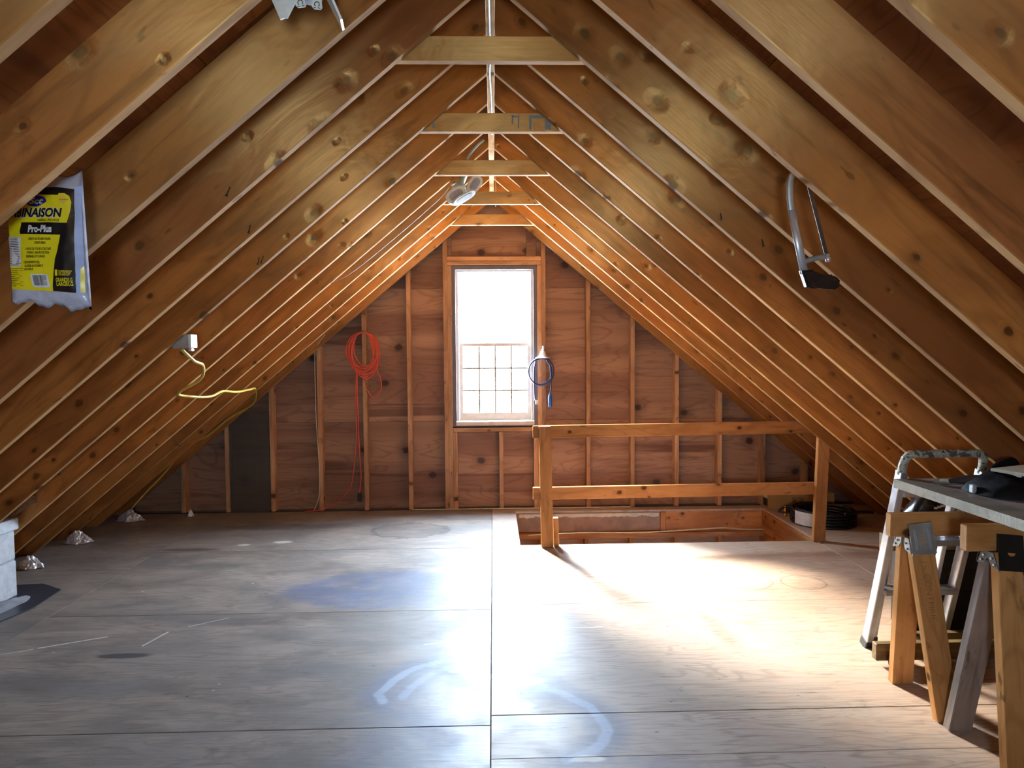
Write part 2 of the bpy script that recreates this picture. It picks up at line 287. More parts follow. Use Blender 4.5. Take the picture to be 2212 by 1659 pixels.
MT = dict(
    rafter=lumber('aged rafter lumber', (172, 112, 56), (134, 82, 42), (86, 48, 24), red=(122, 70, 42), knots=.45, rough=.40, spec=.9, tone=.5),
    rafter_edge=lumber('sawn dusty rafter edge', (176, 134, 88), (154, 114, 76), (112, 80, 54), knots=.3, rough=.85, spec=.06, tone=.3, bump=.2),
    tie=lumber('collar tie lumber', (172, 120, 56), (142, 94, 46), (98, 62, 32), knots=.3, rough=.40, spec=.9),
    stud=lumber('gable stud lumber', (182, 142, 106), (162, 120, 88), (118, 82, 58), knots=.3, rough=.6, spec=.25),
    rail=lumber('railing lumber', (178, 122, 76), (158, 104, 62), (118, 74, 42), knots=.3, rough=.5, spec=.35, tone=.15),
    header=lumber('joist lumber', (176, 116, 60), (152, 96, 48), (112, 66, 32), knots=.4, rough=.55, spec=.3, tone=.2),
    horse=lumber('sawhorse lumber', (184, 132, 80), (164, 112, 62), (122, 78, 42), knots=.25, rough=.5, spec=.35, tone=.2),
    grey_wood=lumber('weathered grey lumber', (142, 126, 114), (122, 106, 96), (86, 74, 66), knots=.2, rough=.6, spec=.3, tone=.1),
    door=lumber('grey tabletop wood', (140, 136, 122), (124, 118, 108), (92, 88, 80), knot=(84, 78, 70), knots=.1, rough=.5, spec=.35, tone=.1),
    door_panel=lumber('mauve grey panel', (158, 146, 148), (144, 132, 134), (112, 104, 106), knot=(100, 92, 92), knots=.05, rough=.42, spec=.4, tone=.05),
    sheathing=plywood('roof sheathing', (164, 104, 56), (134, 80, 42), (84, 46, 24), (54, 30, 18), axis=0, knots=.15, bands=.4, plane='XY'),
    gable=plywood('gable plywood', (152, 117, 94), (124, 90, 72), (84, 54, 44), (50, 32, 28), axis=0, knots=.32, bands=.75, rough=.6, spec=.25),
    lining=plywood('stair lining plywood', (176, 134, 104), (158, 116, 88), (112, 76, 52), (84, 54, 38), axis=0, knots=.25, bands=.2),
    grey_board=plain('stained grey board', (146, 118, 100), .7, var=.2, scale=9),
    floor=floor_material(), glass=glass_material(), plastic=clear_plastic(),
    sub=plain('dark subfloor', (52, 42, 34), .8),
    outer=plain('outer boards', (90, 78, 66), .8),
    white=plain('white sash paint', (226, 226, 224), .45, var=.05),
    casing=plain('dark window jamb', (92, 86, 92), .5),
    sill=plain('sill paint', (206, 196, 184), .45, var=.1),
    muntin=plain('muntin strips', (150, 142, 132), .5),
    galv=plain('galvanised steel', (168, 170, 168), .42, .6, .5, .18, 14),
    steel=plain('bright steel', (200, 200, 202), .34, .6, .5, .08),
    darksteel=plain('dark blade steel', (76, 70, 62), .45, .5, .5, .2, 30),
    alu=plain('brushed aluminium', (206, 208, 212), .32, .85, .5, .08, 24),
    blackm=plain('black bracket', (30, 30, 30), .4, .2, .5),
    blackp=plain('black plastic', (16, 16, 18), .28, 0, .5),
    rubber=plain('black rubber', (24, 24, 26), .6),
    cloth=plain('black cloth', (15, 15, 17), .75, 0, .2, .2, 30, .6),
    greycloth=plain('charcoal fabric', (66, 62, 62), .7, 0, .3, .2, 40, .4),
    orange=plain('orange cord', (206, 78, 52), .42),
    blue=plain('blue cord', (28, 46, 92), .4),
    bluegrip=plain('blue grip', (34, 92, 170), .45),
    yellow=plain('yellow cable', (206, 176, 74), .42),
    cream=plain('cream cable', (214, 202, 172), .45),
    lampw=plain('white enamel', (208, 212, 204), .3),
    lampg=plain('grey lamp lens', (150, 150, 160), .35),
    lampb=plain('sage lamp body', (150, 154, 138), .45),
    foil=plain('crumpled foil', (232, 234, 240), .2, .55, .8, .1, 40, .8),
    block=plain('white painted block', (186, 188, 192), .7, 0, .3, .12, 22, .3),
    mortar=plain('mortar', (158, 158, 160), .85),
    sheetpl=plain('dark plastic sheet', (54, 58, 68), .35),
    dust=plain('white dust', (140, 142, 150), .95),
    kraft=plain('brown kraft paper', (134, 92, 62), .75),
    card=plain('cardboard', (158, 122, 74), .75, 0, .2, .08),
    cardside=plain('cardboard end', (176, 142, 96), .75, 0, .2, .08),
    ink=plain('black ink', (22, 20, 22), .6),
    paper=plain('white paper', (206, 204, 200), .6),
    brass=plain('brass', (196, 148, 72), .28, 1.0),
    hose=plain('black pipe', (18, 18, 20), .3),
    greypan=smoked(),
    chest=plain('blackened chest boards', (40, 34, 28), .6, 0, .3, .25, 10),
    olive=lumber('dirty dolly wood', (120, 98, 62), (96, 78, 48), (60, 48, 30), knots=.1, rough=.6, spec=.25, tone=.1),
    yel=plain('yellow print', (214, 196, 22), .34, 0, .5, .06),
    blk=plain('black print', (20, 19, 20), .3),
    navy=plain('blue print', (32, 40, 132), .35),
    pink=plain('pink print', (220, 150, 140), .4),
    suit=plain('pale blue suit fabric', (158, 172, 208), .7),
    bagw=plain('cloudy plastic', (170, 170, 184), .25, 0, .6, .15, 20, .5),
    pencil=plain('pencil marks', (112, 76, 46), .8),
    oldpaint=plain('old blue grey paint', (124, 134, 132), .7),
    wireg=plain('grey wire', (150, 132, 124), .5),
    pale=plain('pale wood strip', (196, 190, 172), .55),
)
# worn paint on the ladder's handle
def _handle():
    g = G('paint crusted handle'); n = g.noise(g.obj(), 26, 5, .7, .6)
    c = g.mix(g.smooth(n, .44, .52), lin((84, 76, 72)), lin((168, 166, 150))); c = g.mix(g.smooth(n, .60, .64), c, lin((40, 38, 38)))
    g.bump(n, .6, .005); return g.fin(c, .6, .3, .4)
MT['handle'] = _handle()

def mkobj(name, bm, mat, parent=None, smooth=False):
    me = bpy.data.meshes.new(name); bmesh.ops.recalc_face_normals(bm, faces=bm.faces); bm.to_mesh(me); bm.free()
    for m in (mat if isinstance(mat, (list, tuple)) else [mat]): me.materials.append(m)
    if smooth:
        for p in me.polygons: p.use_smooth = True
    o = bpy.data.objects.new(name, me); COL.objects.link(o)
    if parent: o.parent = parent
    return o
def empty(name, loc=(0, 0, 0), rz=0.0):
    o = bpy.data.objects.new(name, None); COL.objects.link(o); o.location = loc; o.rotation_euler = (0, 0, rz); o.empty_display_size = .05; return o
def tag(o, label, cat, group=None):
    o['label'] = label; o['category'] = cat
    if group: o['group'] = group
    return o
def thing(name, label, cat, loc=(0, 0, 0), rz=0.0, group=None): return tag(empty(name, loc, rz), label, cat, group)
def struct(o): o['kind'] = 'structure'; return o

def bm_box(bm, x0, x1, y0, y1, z0, z1, mi=0):
    vs_ = [bm.verts.new(p) for p in ((x0, y0, z0), (x1, y0, z0), (x1, y1, z0), (x0, y1, z0), (x0, y0, z1), (x1, y0, z1), (x1, y1, z1), (x0, y1, z1))]
    for f in ((0, 3, 2, 1), (4, 5, 6, 7), (0, 1, 5, 4), (1, 2, 6, 5), (2, 3, 7, 6), (3, 0, 4, 7)):
        bm.faces.new([vs_[i] for i in f]).material_index = mi
    return vs_
def box(name, a, b, mat, parent=None, bev=0.0):
    bm = bmesh.new(); bm_box(bm, a[0], b[0], a[1], b[1], a[2], b[2])
    if bev: bmesh.ops.bevel(bm, geom=bm.edges[:], offset=bev, segments=1, affect='EDGES')
    return mkobj(name, bm, mat, parent)
def beam(name, p, q, wid, dep, mat, parent=None, bev=.002, up_hint=(0, 0, 1), ext=0.0):
    """stick from p to q; local X along it, wid on local Y, dep on local Z (towards up_hint)"""
    p, q = Vector(p), Vector(q); x = (q-p).normalized(); z = Vector(up_hint); z = (z - x*z.dot(x)).normalized(); y = z.cross(x)
    L = (q-p).length
    bm = bmesh.new(); bm_box(bm, -ext, L+ext, -wid/2, wid/2, -dep/2, dep/2)
    if bev: bmesh.ops.bevel(bm, geom=bm.edges[:], offset=bev, segments=1, affect='EDGES')
    o = mkobj(name, bm, mat, parent); m = Matrix((x, y, z)).transposed().to_4x4(); m.translation = p; o.matrix_local = m
    return o
def bm_prism(bm, pts, y0, y1, axis='Y', mi=0):
    """extrude a polygon given in the two other axes"""
    def P(a, b, t): return {'Y': (a, t, b), 'X': (t, a, b), 'Z': (a, b, t)}[axis]
    A = [bm.verts.new(P(a, b, y0)) for a, b in pts]; B = [bm.verts.new(P(a, b, y1)) for a, b in pts]
    n = len(pts); bm.faces.new(A).material_index = mi; bm.faces.new(B[::-1]).material_index = mi
    for i in range(n): bm.faces.new((A[i], A[(i+1) % n], B[(i+1) % n], B[i])).material_index = mi
def prism(name, pts, y0, y1, mat, parent=None, axis='Y', bev=0.0):
    bm = bmesh.new(); bm_prism(bm, pts, y0, y1, axis)
    if bev: bmesh.ops.bevel(bm, geom=bm.edges[:], offset=bev, segments=2, affect='EDGES')
    return mkobj(name, bm, mat, parent)
def clip(poly, a, b, c):
    """keep a*x+b*z<=c"""
    out = []
    for i in range(len(poly)):
        p, q = poly[i], poly[(i+1) % len(poly)]; dp = a*p[0]+b*p[1]-c; dq = a*q[0]+b*q[1]-c
        if dp <= 0: out.append(p)
        if dp*dq < 0:
            t = dp/(dp-dq); out.append((p[0]+t*(q[0]-p[0]), p[1]+t*(q[1]-p[1])))
    return out
def catmull(pts, n=6, closed=False):
    P = [Vector(p) for p in pts]; out = []; m = len(P)
    rng = range(m if closed else m-1)
    for i in rng:
        if closed: a, b, c, d = P[(i-1) % m], P[i], P[(i+1) % m], P[(i+2) % m]
        else: a, b, c, d = P[max(i-1, 0)], P[i], P[i+1], P[min(i+2, m-1)]
        for k in range(n):
            t = k/n; out.append(.5*((2*b)+(c-a)*t+(2*a-5*b+4*c-d)*t*t+(3*b-a-3*c+d)*t**3))
    if not closed: out.append(P[-1])
    return out
def bm_tube(bm, pts, r, seg=8, closed=False, cap=True, flat=None, mi=0):
    P = [Vector(p) for p in pts]; n = len(P); rings = []
    t0 = (P[1]-P[0]).normalized(); u = t0.orthogonal().normalized() if flat is None else (Vector(flat)-t0*Vector(flat).dot(t0)).normalized()
    for i in range(n):
        t = (P[(i+1) % n]-P[i-1]) if closed else (P[min(i+1, n-1)]-P[max(i-1, 0)])
        t.normalize(); u = (u-t*u.dot(t)).normalized(); w_ = t.cross(u)
        rr = r(i/(n-1)) if callable(r) else r; ru, rw = rr if isinstance(rr, tuple) else (rr, rr)
        rings.append([bm.verts.new(P[i]+u*math.cos(2*PI*k/seg)*ru+w_*math.sin(2*PI*k/seg)*rw) for k in range(seg)])
    for i in range(n if closed else n-1):
        a, b = rings[i], rings[(i+1) % n]
        for k in range(seg): bm.faces.new((a[k], a[(k+1) % seg], b[(k+1) % seg], b[k])).material_index = mi
    if cap and not closed: bm.faces.new(rings[0][::-1]); bm.faces.new(rings[-1])
def tube(name, pts, r, mat, parent=None, seg=8, closed=False, n=6, flat=None, curve=True):
    bm = bmesh.new(); bm_tube(bm, catmull(pts, n, closed) if curve else pts, r, seg, closed, flat=flat)
    return mkobj(name, bm, mat, parent, True)
def bm_lathe(bm, prof, seg=20, mi=0):
    rings = []
    for r, z in prof: rings.append([bm.verts.new((r*math.cos(2*PI*k/seg), r*math.sin(2*PI*k/seg), z)) for k in range(seg)])
    for a, b in zip(rings, rings[1:]):
        for k in range(seg): bm.faces.new((a[k], a[(k+1) % seg], b[(k+1) % seg], b[k])).material_index = mi
    if prof[0][0] > 1e-4: bm.faces.new(rings[0][::-1])
    if prof[-1][0] > 1e-4: bm.faces.new(rings[-1])
def lathe(name, prof, mat, parent=None, seg=20, loc=(0, 0, 0), rot=(0, 0, 0)):
    bm = bmesh.new(); bm_lathe(bm, prof, seg); o = mkobj(name, bm, mat, parent, True); o.location = loc; o.rotation_euler = rot
    return o
def copy_of(o, parent=None):
    c = o.copy(); COL.objects.link(c)
    if parent: c.parent = parent
    return c

# ------------------------------------------------------------------ dimensions (metres)
ZA, SL = 2.790, 0.8376            # apex height of the rafters' lower edges, roof slope
TH = math.atan(SL); CT, ST = math.cos(TH), math.sin(TH)
RD = 0.184; DV = RD/CT            # rafter depth and its vertical measure
D1, SP = 2.194, 0.4064            # back edge of rafter pair 1, spacing
YB, YF = 6.36, YREAR               # gable sheathing plane, wall behind the camera
EX = (ZA+DV)/SL
def zu(x): return ZA - SL*abs(x)  # underside of the rafters

# ------------------------------------------------------------------ floor
OPEN = (0.19, 2.43, 5.065, 6.145)  # stair opening x0,x1,y0,y1
bm = bmesh.new()
for x0, x1, y0, y1 in ((-3.75, OPEN[0]-.001, YF, 6.40), (OPEN[1]+.04, 3.75, YF, 6.40), (OPEN[0], OPEN[1]+.04, YF, OPEN[2]-.002), (OPEN[0], OPEN[1]+.04, OPEN[3]+.042, 6.40)):
    bm_box(bm, x0, x1, y0, y1, -.04, -.020)
floor = struct(mkobj('floor', bm, MT['sub']))
def sheet(x0, x1, y0, y1, dz=0.0, g=.0011, mat='floor'):
    bm = bmesh.new(); bm_box(bm, x0+g, x1-g, y0+g, y1-g, -.0185, dz)
    bmesh.ops.bevel(bm, geom=[e for e in bm.edges if all(v.co.z > -.01 for v in e.verts)], offset=.0018, segments=1, affect='EDGES')
    return mkobj('plywood_sheet', bm, MT[mat], floor)
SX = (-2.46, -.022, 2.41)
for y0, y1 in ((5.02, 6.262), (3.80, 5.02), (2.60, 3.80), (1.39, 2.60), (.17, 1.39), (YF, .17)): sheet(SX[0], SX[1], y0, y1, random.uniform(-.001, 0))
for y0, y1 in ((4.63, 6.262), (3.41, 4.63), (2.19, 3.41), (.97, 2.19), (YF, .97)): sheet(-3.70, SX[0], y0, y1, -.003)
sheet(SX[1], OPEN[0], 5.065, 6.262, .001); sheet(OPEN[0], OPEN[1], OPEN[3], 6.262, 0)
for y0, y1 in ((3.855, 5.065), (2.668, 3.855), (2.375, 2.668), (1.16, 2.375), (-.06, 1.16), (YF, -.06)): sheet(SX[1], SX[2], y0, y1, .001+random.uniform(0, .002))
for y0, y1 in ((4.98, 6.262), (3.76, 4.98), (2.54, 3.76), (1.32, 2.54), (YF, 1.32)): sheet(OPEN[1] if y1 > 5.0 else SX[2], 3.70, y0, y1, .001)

# stair well below the floor
lower = bmesh.new(); bm_box(lower, .05, 2.6, 4.2, 6.42, -2.46, -2.42); mkobj('lower_landing', lower, MT['sub'], floor)
box('well_side_panel', (.172, OPEN[2], -2.42), (.189, 6.24, -.021), MT['lining'], floor)
box('well_side_panel', (2.432, OPEN[2]-.8, -2.42), (2.47, 6.24, -.235), MT['lining'], floor)
box('well_front_panel', (.19, 4.20, -2.42), (2.43, 4.24, -.30), MT['lining'], floor)
box('well_soffit', (.19, 4.2, -.30), (2.43, 5.06, -.26), MT['sub'], floor)
box('well_side_panel', (.172, 4.2, -2.42), (.189, OPEN[2], -.26), MT['lining'], floor)
beam('header_joist', (.19, 5.045, -.14), (2.43, 5.045, -.14), .034, .235, MT['header'], floor)
beam('side_joist', (2.450, 5.07, -.118), (2.450, 6.18, -.118), .038, .19, MT['header'], floor)
beam('side_joist', (2.450, 5.07, -.23), (2.450, 6.18, -.23), .034, .04, MT['header'], floor)
beam('back_header', (1.545, 6.166, -.103), (2.43, 6.166, -.103), .038, .194, MT['header'], floor)
beam('header_block', (1.522, 6.160, -.2), (1.522, 6.160, -.022), .036, .045, MT['header'], floor, up_hint=(1, 0, 0))
box('grey_header_board', (.19, 6.152, -.192), (1.498, 6.185, -.022), MT['grey_board'], floor)
bm = bmesh.new()                                                     # plaster left along the board's top edge
for k in range(46):
    x = .22+k*.0275; bm_box(bm, x, x+.0285, 6.1495, 6.152, -.060+.018*mnoise.noise((k*.31, 2, 0))+.01*mnoise.noise((k*1.3, 5, 1)), -.030)
mkobj('plaster_residue', bm, MT['pale'], floor)
beam('wall_plate', (.19, 6.150, -.222), (2.43, 6.150, -.222), .10, .045, MT['header'], floor)
for k in range(6):
    x = .42+k*.4064; beam('well_stud', (x, 6.17, -2.42), (x, 6.17, -.246), .036, .07, MT['header'], floor, up_hint=(0, 1, 0))
box('well_back_panel', (.172, 6.215, -2.42), (2.47, 6.235, -.24), MT['lining'], floor)
box('well_back_panel', (.172, 6.19, -.246), (2.49, 6.24, -.021), MT['sub'], floor)

# ------------------------------------------------------------------ roof: deck, sheathing, rafters, ties, ridge
ceil = bmesh.new()
zr = ZA+DV+.016
for s in (1, -1):
    bm_prism(ceil, [(0, zr+.03), (0, zr), (s*3.75, zr-SL*3.75), (s*3.75, zr+.03-SL*3.75)], YF-.1, 6.42)
ceiling = struct(mkobj('ceiling', ceil, MT['outer']))
slen = (EX/CT)
k = 0
for s in (1, -1):
    edges = [0.0, 1.12, 2.34, 3.56, slen]
    for i in range(4):
        ys = [YF, .98, 3.42, 5.86, 6.40] if i % 2 else [YF, -.3, 2.14, 4.58, 6.40]
        for y0, y1 in zip(ys, ys[1:]):
            a, b = edges[i]+.0012, edges[i+1]-.0012
            bm = bmesh.new(); bm_box(bm, y0+.0012, y1-.0012, a, b, 0, .012)
            o = mkobj('roof_sheathing', bm, MT['sheathing'], ceiling)
            # local x = world Y, local y = down the slope, local z = outward
            xa = Vector((0, 1, 0)); ya = Vector((s*CT, 0, -ST)); za = xa.cross(ya)
            if za.z < 0:
                xa = -xa; za = -za
                for v in o.data.vertices: v.co.x = -v.co.x
                o.data.flip_normals()
            m = Matrix((xa, ya, za)).transposed().to_4x4(); m.translation = (0, 0, ZA+DV+.0005); o.matrix_local = m
# rafter mesh, local x down the slope, z perpendicular
bm = bmesh.new()
xr = .0195
def loc2(X, Z): # world (X,Z) -> rafter local
    dx, dz = X, Z-ZA; return (dx*CT-dz*ST, dx*ST+dz*CT)
pts = [loc2(xr, ZA-SL*xr), loc2(ZA/SL, 0.001), loc2(EX-.002, 0.001), loc2(xr, ZA+DV-SL*xr)]
bm_prism(bm, pts, -.019, .019)
bmesh.ops.bevel(bm, geom=[e for e in bm.edges if abs((e.verts[0].co-e.verts[1].co).normalized().x) > .9], offset=.003, segments=1, affect='EDGES')
def edge_faces(o):
    for p in o.data.polygons:
        if p.normal.z < -.9: p.material_index = 1
r0 = mkobj('rafter', bm, (MT['rafter'], MT['rafter_edge']), ceiling); edge_faces(r0); first = True
for n in range(-3, 12):
    y = D1+SP*(n-1)-.019
    for s in (0, 1):
        o = r0 if first else copy_of(r0); first = False
        o.location = (0, y+random.uniform(-.003, .003), ZA+(random.uniform(-.004, .004) if n != 0 else .006)); o.rotation_euler = (0, TH, PI*s)
rg = beam('ridge_board', (0, YF, 2.912), (0, 6.355, 2.912), .038, .236, (MT['rafter'], MT['rafter_edge']), ceiling); edge_faces(rg)
bm = bmesh.new()
tb, tt = 2.515, 2.604
xb, xt_ = (ZA+DV-tb)/SL-.01, (ZA+DV-tt)/SL-.01
bm_prism(bm, [(-xb, -.0445), (xb, -.0445), (xt_, .0445), (-xt_, .0445)], 0, .038)
bmesh.ops.bevel(bm, geom=bm.edges[:], offset=.002, segments=1, affect='EDGES')
t0 = mkobj('collar_tie', bm, (MT['tie'], MT['rafter_edge']), ceiling); edge_faces(t0); first = True
ties = []
for n in (2, 4, 6, 8, 10):
    o = t0 if first else copy_of(t0); first = False
    o.location = (random.uniform(-.008, .008), D1+SP*(n-1)+.001, (tb+tt)/2-.0015*n); ties.append(o)
# old paint on the second tie
yt = D1+SP*3; bm = bmesh.new()
for x0, x1, z0, z1 in ((-.345, -.318, 2.522, 2.592), (-.318, -.275, 2.580, 2.592), (-.285, -.275, 2.53, 2.592), (.10, .108, 2.55, 2.594), (.13, .137, 2.53, 2.594), (.185, .197, 2.525, 2.592), (.197, .26, 2.578, 2.592), (.262, .285, 2.524, 2.575), (.285, .292, 2.522, 2.565), (.105, .13, 2.583, 2.590)):
    bm_box(bm, x0, x1, yt-.0010, yt+.001, z0-.006, z1-.006)
mkobj('paint_drip', bm, MT['oldpaint'], ceiling)
# nails left in the rafters
def nail(p, d, L=.06):
    p, d = Vector(p), Vector(d).normalized(); bm = bmesh.new()
    bm_tube(bm, [p, p+d*L], .0022, 6); bm_tube(bm, [p+d*L, p+d*(L+.002)], .005, 8); mkobj('nail', bm, MT['darksteel'], ceiling)
for x, n, dz in ((.98, 3, .06), (1.16, 3, .10), (-1.02, 3, .045), (-1.10, 4, .04), (-1.12, 4, .05), (1.24, 2, .08), (-.95, 2, .05)):
    nail((x, D1+SP*(n-1)-.036, zu(x)+dz), (.1*random.uniform(-1, 1), -.6, -.8), .045)

# ------------------------------------------------------------------ gable wall with the window
def gpoly(x0, x1, z0, z1, zt=ZA+DV+.01):
    p = [(x0, z0), (x1, z0), (x1, z1), (x0, z1)]; p = clip(p, SL, 1, zt); p = clip(p, -SL, 1, zt); return p
HX0, HX1, HZ0, HZ1 = -.372, .402, .757, 2.216
bm = bmesh.new()
for r in ((-3.75, HX0, -.3, 3.1), (HX1, 3.75, -.3, 3.1), (HX0, HX1, -.3, HZ0), (HX0, HX1, HZ1, 3.1)):
    bm_prism(bm, gpoly(*r, zt=ZA+DV+.04), YB+.0135, YB+.05)
wall_back = struct(mkobj('wall_back', bm, MT['outer']))
g_ = .0015
for x0, x1, z0, z1 in ((-3.70, -1.58, 0, .802), (-1.58, HX0, 0, .802), (HX0, HX1, 0, HZ0), (HX1, 2.073, 0, .802), (2.073, 3.7, 0, .802),
                       (-3.0, -1.17, .802, 2.018), (-1.17, HX0, .802, 2.018), (HX1, 1.269, .802, 2.018), (1.269, 3.0, .802, 2.018),
                       (-1.4, HX0, 2.018, 3.2), (HX1, 1.4, 2.018, 3.2), (HX0, .31, HZ1, 3.2), (.31, HX1, HZ1, 3.2)):
    p = gpoly(x0+g_, x1-g_, z0+g_, z1-g_)
    if len(p) > 2: prism('plywood_sheet', p, YB, YB+.012, MT['gable'], wall_back)
def stud(x, z0=.001, z1=None, wd=.038):
    """stud of the gable, top cut to the roof slope; local X runs up"""
    t = z1 if z1 is not None else min(ZA+.1, zu(x)+.012)
    sl = 0 if z1 is not None else SL*wd/2*(1 if x > 0 else -1)
    bm = bmesh.new(); bm_prism(bm, [(0, -wd/2), (t+sl-z0, -wd/2), (t-sl-z0, wd/2), (0, wd/2)], -.0435, .0435, 'Z')
    bmesh.ops.bevel(bm, geom=bm.edges[:], offset=.002, segments=1, affect='EDGES')
    # built as (length, width, depth); turn so length is up, width along world X
    o = mkobj('stud', bm, MT['stud'], wall_back); m = Matrix(((0, 1, 0), (0, 0, 1), (1, 0, 0))).to_4x4(); m.translation = (x, YB-.0455, z0); o.matrix_local = m
    return o
for x in (-2.815, -2.415, -2.010, -1.575, -1.165, -.762, .866, 1.272, 1.680, 2.080, 2.484, 2.885): stud(x)
for x in (HX0-.0575, HX1+.0575): stud(x)                      # king studs
for x in (HX0-.0193, HX1+.0193): stud(x, .001, HZ1+.001)      # trimmers
stud(.066, .001, .708); stud(HX0+.02, .001, .708); stud(HX1-.02, .001, .708)
for z in (HZ1+.021, HZ1+.060): beam('window_header', (HX0-.037, YB-.0455, z), (HX1+.037, YB-.0455, z), .088, .037, MT['stud'], wall_back)
beam('rough_sill', (HX0+.001, YB-.0455, .729), (HX1-.001, YB-.0455, .729), .088, .037, MT['stud'], wall_back)

# wall behind the camera, with the window the room has there
bm = bmesh.new()
RX0, RX1, RZ0, RZ1 = -RW/2, RW/2, RZ-RH/2, RZ+RH/2
for r in ((-3.75, RX0, -.3, 3.1), (RX1, 3.75, -.3, 3.1), (RX0, RX1, -.3, RZ0), (RX0, RX1, RZ1, 3.1)):
    bm_prism(bm, gpoly(*r, zt=ZA+DV+.04), YF-.06, YF)
struct(mkobj('wall_front', bm, MT['gable']))
w2 = struct(empty('window_2', (0, YF, RZ)))
bm = bmesh.new()
for a in ((RX0, RX0+.04, -RH/2, RH/2), (RX1-.04, RX1, -RH/2, RH/2), (RX0+.04, RX1-.04, -RH/2, -RH/2+.05), (RX0+.04, RX1-.04, RH/2-.05, RH/2), (RX0+.04, RX1-.04, -.02, .02)):
    bm_box(bm, a[0], a[1], -.07, .012, a[2], a[3])
mkobj('frame', bm, MT['white'], w2)
box('pane', (RX0+.04, -.032, -RH/2+.05), (RX1-.04, -.028, -.02), MT['glass'], w2); box('pane', (RX0+.04, -.032, .02), (RX1-.04, -.028, RH/2-.05), MT['glass'], w2)

win = struct(empty('window_1', (.015, YB, HZ0)))
def wbox(name, x0, x1, y0, y1, z0, z1, mat, parent=None, bev=.0015):
    p = win if parent is None else parent
    return box(name, (x0-.015, y0-YB, z0-HZ0), (x1-.015, y1-YB, z1-HZ0), mat, p, bev)
bm = bmesh.new()
def fr(bm, x0, x1, z0, z1, wl, wr, wb, wt, y0, y1, ox=.015):
    for a in ((x0, x0+wl, z0, z1), (x1-wr, x1, z0, z1), (x0+wl, x1-wr, z0, z0+wb), (x0+wl, x1-wr, z1-wt, z1)):
        if a[1]-a[0] > 1e-5 and a[3]-a[2] > 1e-5: bm_box(bm, a[0]-ox, a[1]-ox, y0-YB, y1-YB, a[2]-HZ0, a[3]-HZ0)
fr(bm, HX0+.001, HX1-.001, HZ0+.001, HZ1-.001, .033, .033, .012, .036, YB-.08, YB+.09); mkobj('jamb', bm, MT['casing'], win)
bm = bmesh.new(); fr(bm, -.338, .368, .80, 2.180, .024, .024, .004, .018, YB-.045, YB+.06); mkobj('track', bm, MT['white'], win)
wbox('sill', -.342, .372, YB-.105, YB+.10, .768, .806, MT['sill'], bev=.004)
def sash(z0, z1, x0, x1, gl, gr, gb, gt, y0, y1, grid):
    bm = bmesh.new(); fr(bm, x0, x1, z0, z1, gl-x0, x1-gr, gb-z0, z1-gt, y0, y1)
    s_ = mkobj('sash', bm, MT['white'], win)
    box('pane', (gl-.015, (y0+y1)/2-.002-YB, gb-HZ0), (gr-.015, (y0+y1)/2+.002-YB, gt-HZ0), MT['glass'], s_)
    if grid:
        for i in (1, 2, 3):
            x = gl+(gr-gl)*i/4-.015; box('muntin', (x-.0075, y0+.004-YB, gb-HZ0), (x+.0075, (y0+y1)/2-.003-YB, gt-HZ0), MT['muntin'], s_)
        for i in (1, 2):
            z = gb+(gt-gb)*i/3-HZ0; box('muntin', (gl-.015, y0+.003-YB, z-.0075), (gr-.015, (y0+y1)/2-.004-YB, z+.0075), MT['muntin'], s_)
    return s_
sash(.808, 1.516, -.312, .343, -.278, .314, .878, 1.489, YB-.02, YB+.015, True)
sash(1.486, 2.160, -.312, .343, -.290, .321, 1.516, 2.125, YB+.018, YB+.05, False)

# ------------------------------------------------------------------ railing round the stair opening
rl = thing('stair_railing', 'plain lumber guard railing with two posts and two rails beside the stair opening', 'railing', (1.4, 5.0, 0))
def rb(name, p, q, wd, dp, uh=(0, 0, 1), mat='rail'):
    o = Vector((1.4, 5.0, 0)); return beam(name, Vector(p)-o, Vector(q)-o, wd, dp, MT[mat], rl, .003, uh)
rb('post', (.385, 5.000, .004), (.370, 5.000, .893), .088, .040, (0, 1, 0))
rb('post', (2.418, 5.040, .004), (2.450, 5.040, .906), .088, .040, (0, 1, 0))
rb('rail', (.285, 5.041, .848), (2.405, 5.081, .858), .038, .090)
rb('rail', (.283, 5.041, .392), (2.405, 5.081, .396), .038, .090)
rb('post_block', (.452, 5.02, .004), (.448, 5.02, .215), .038, .040, (0, 1, 0))

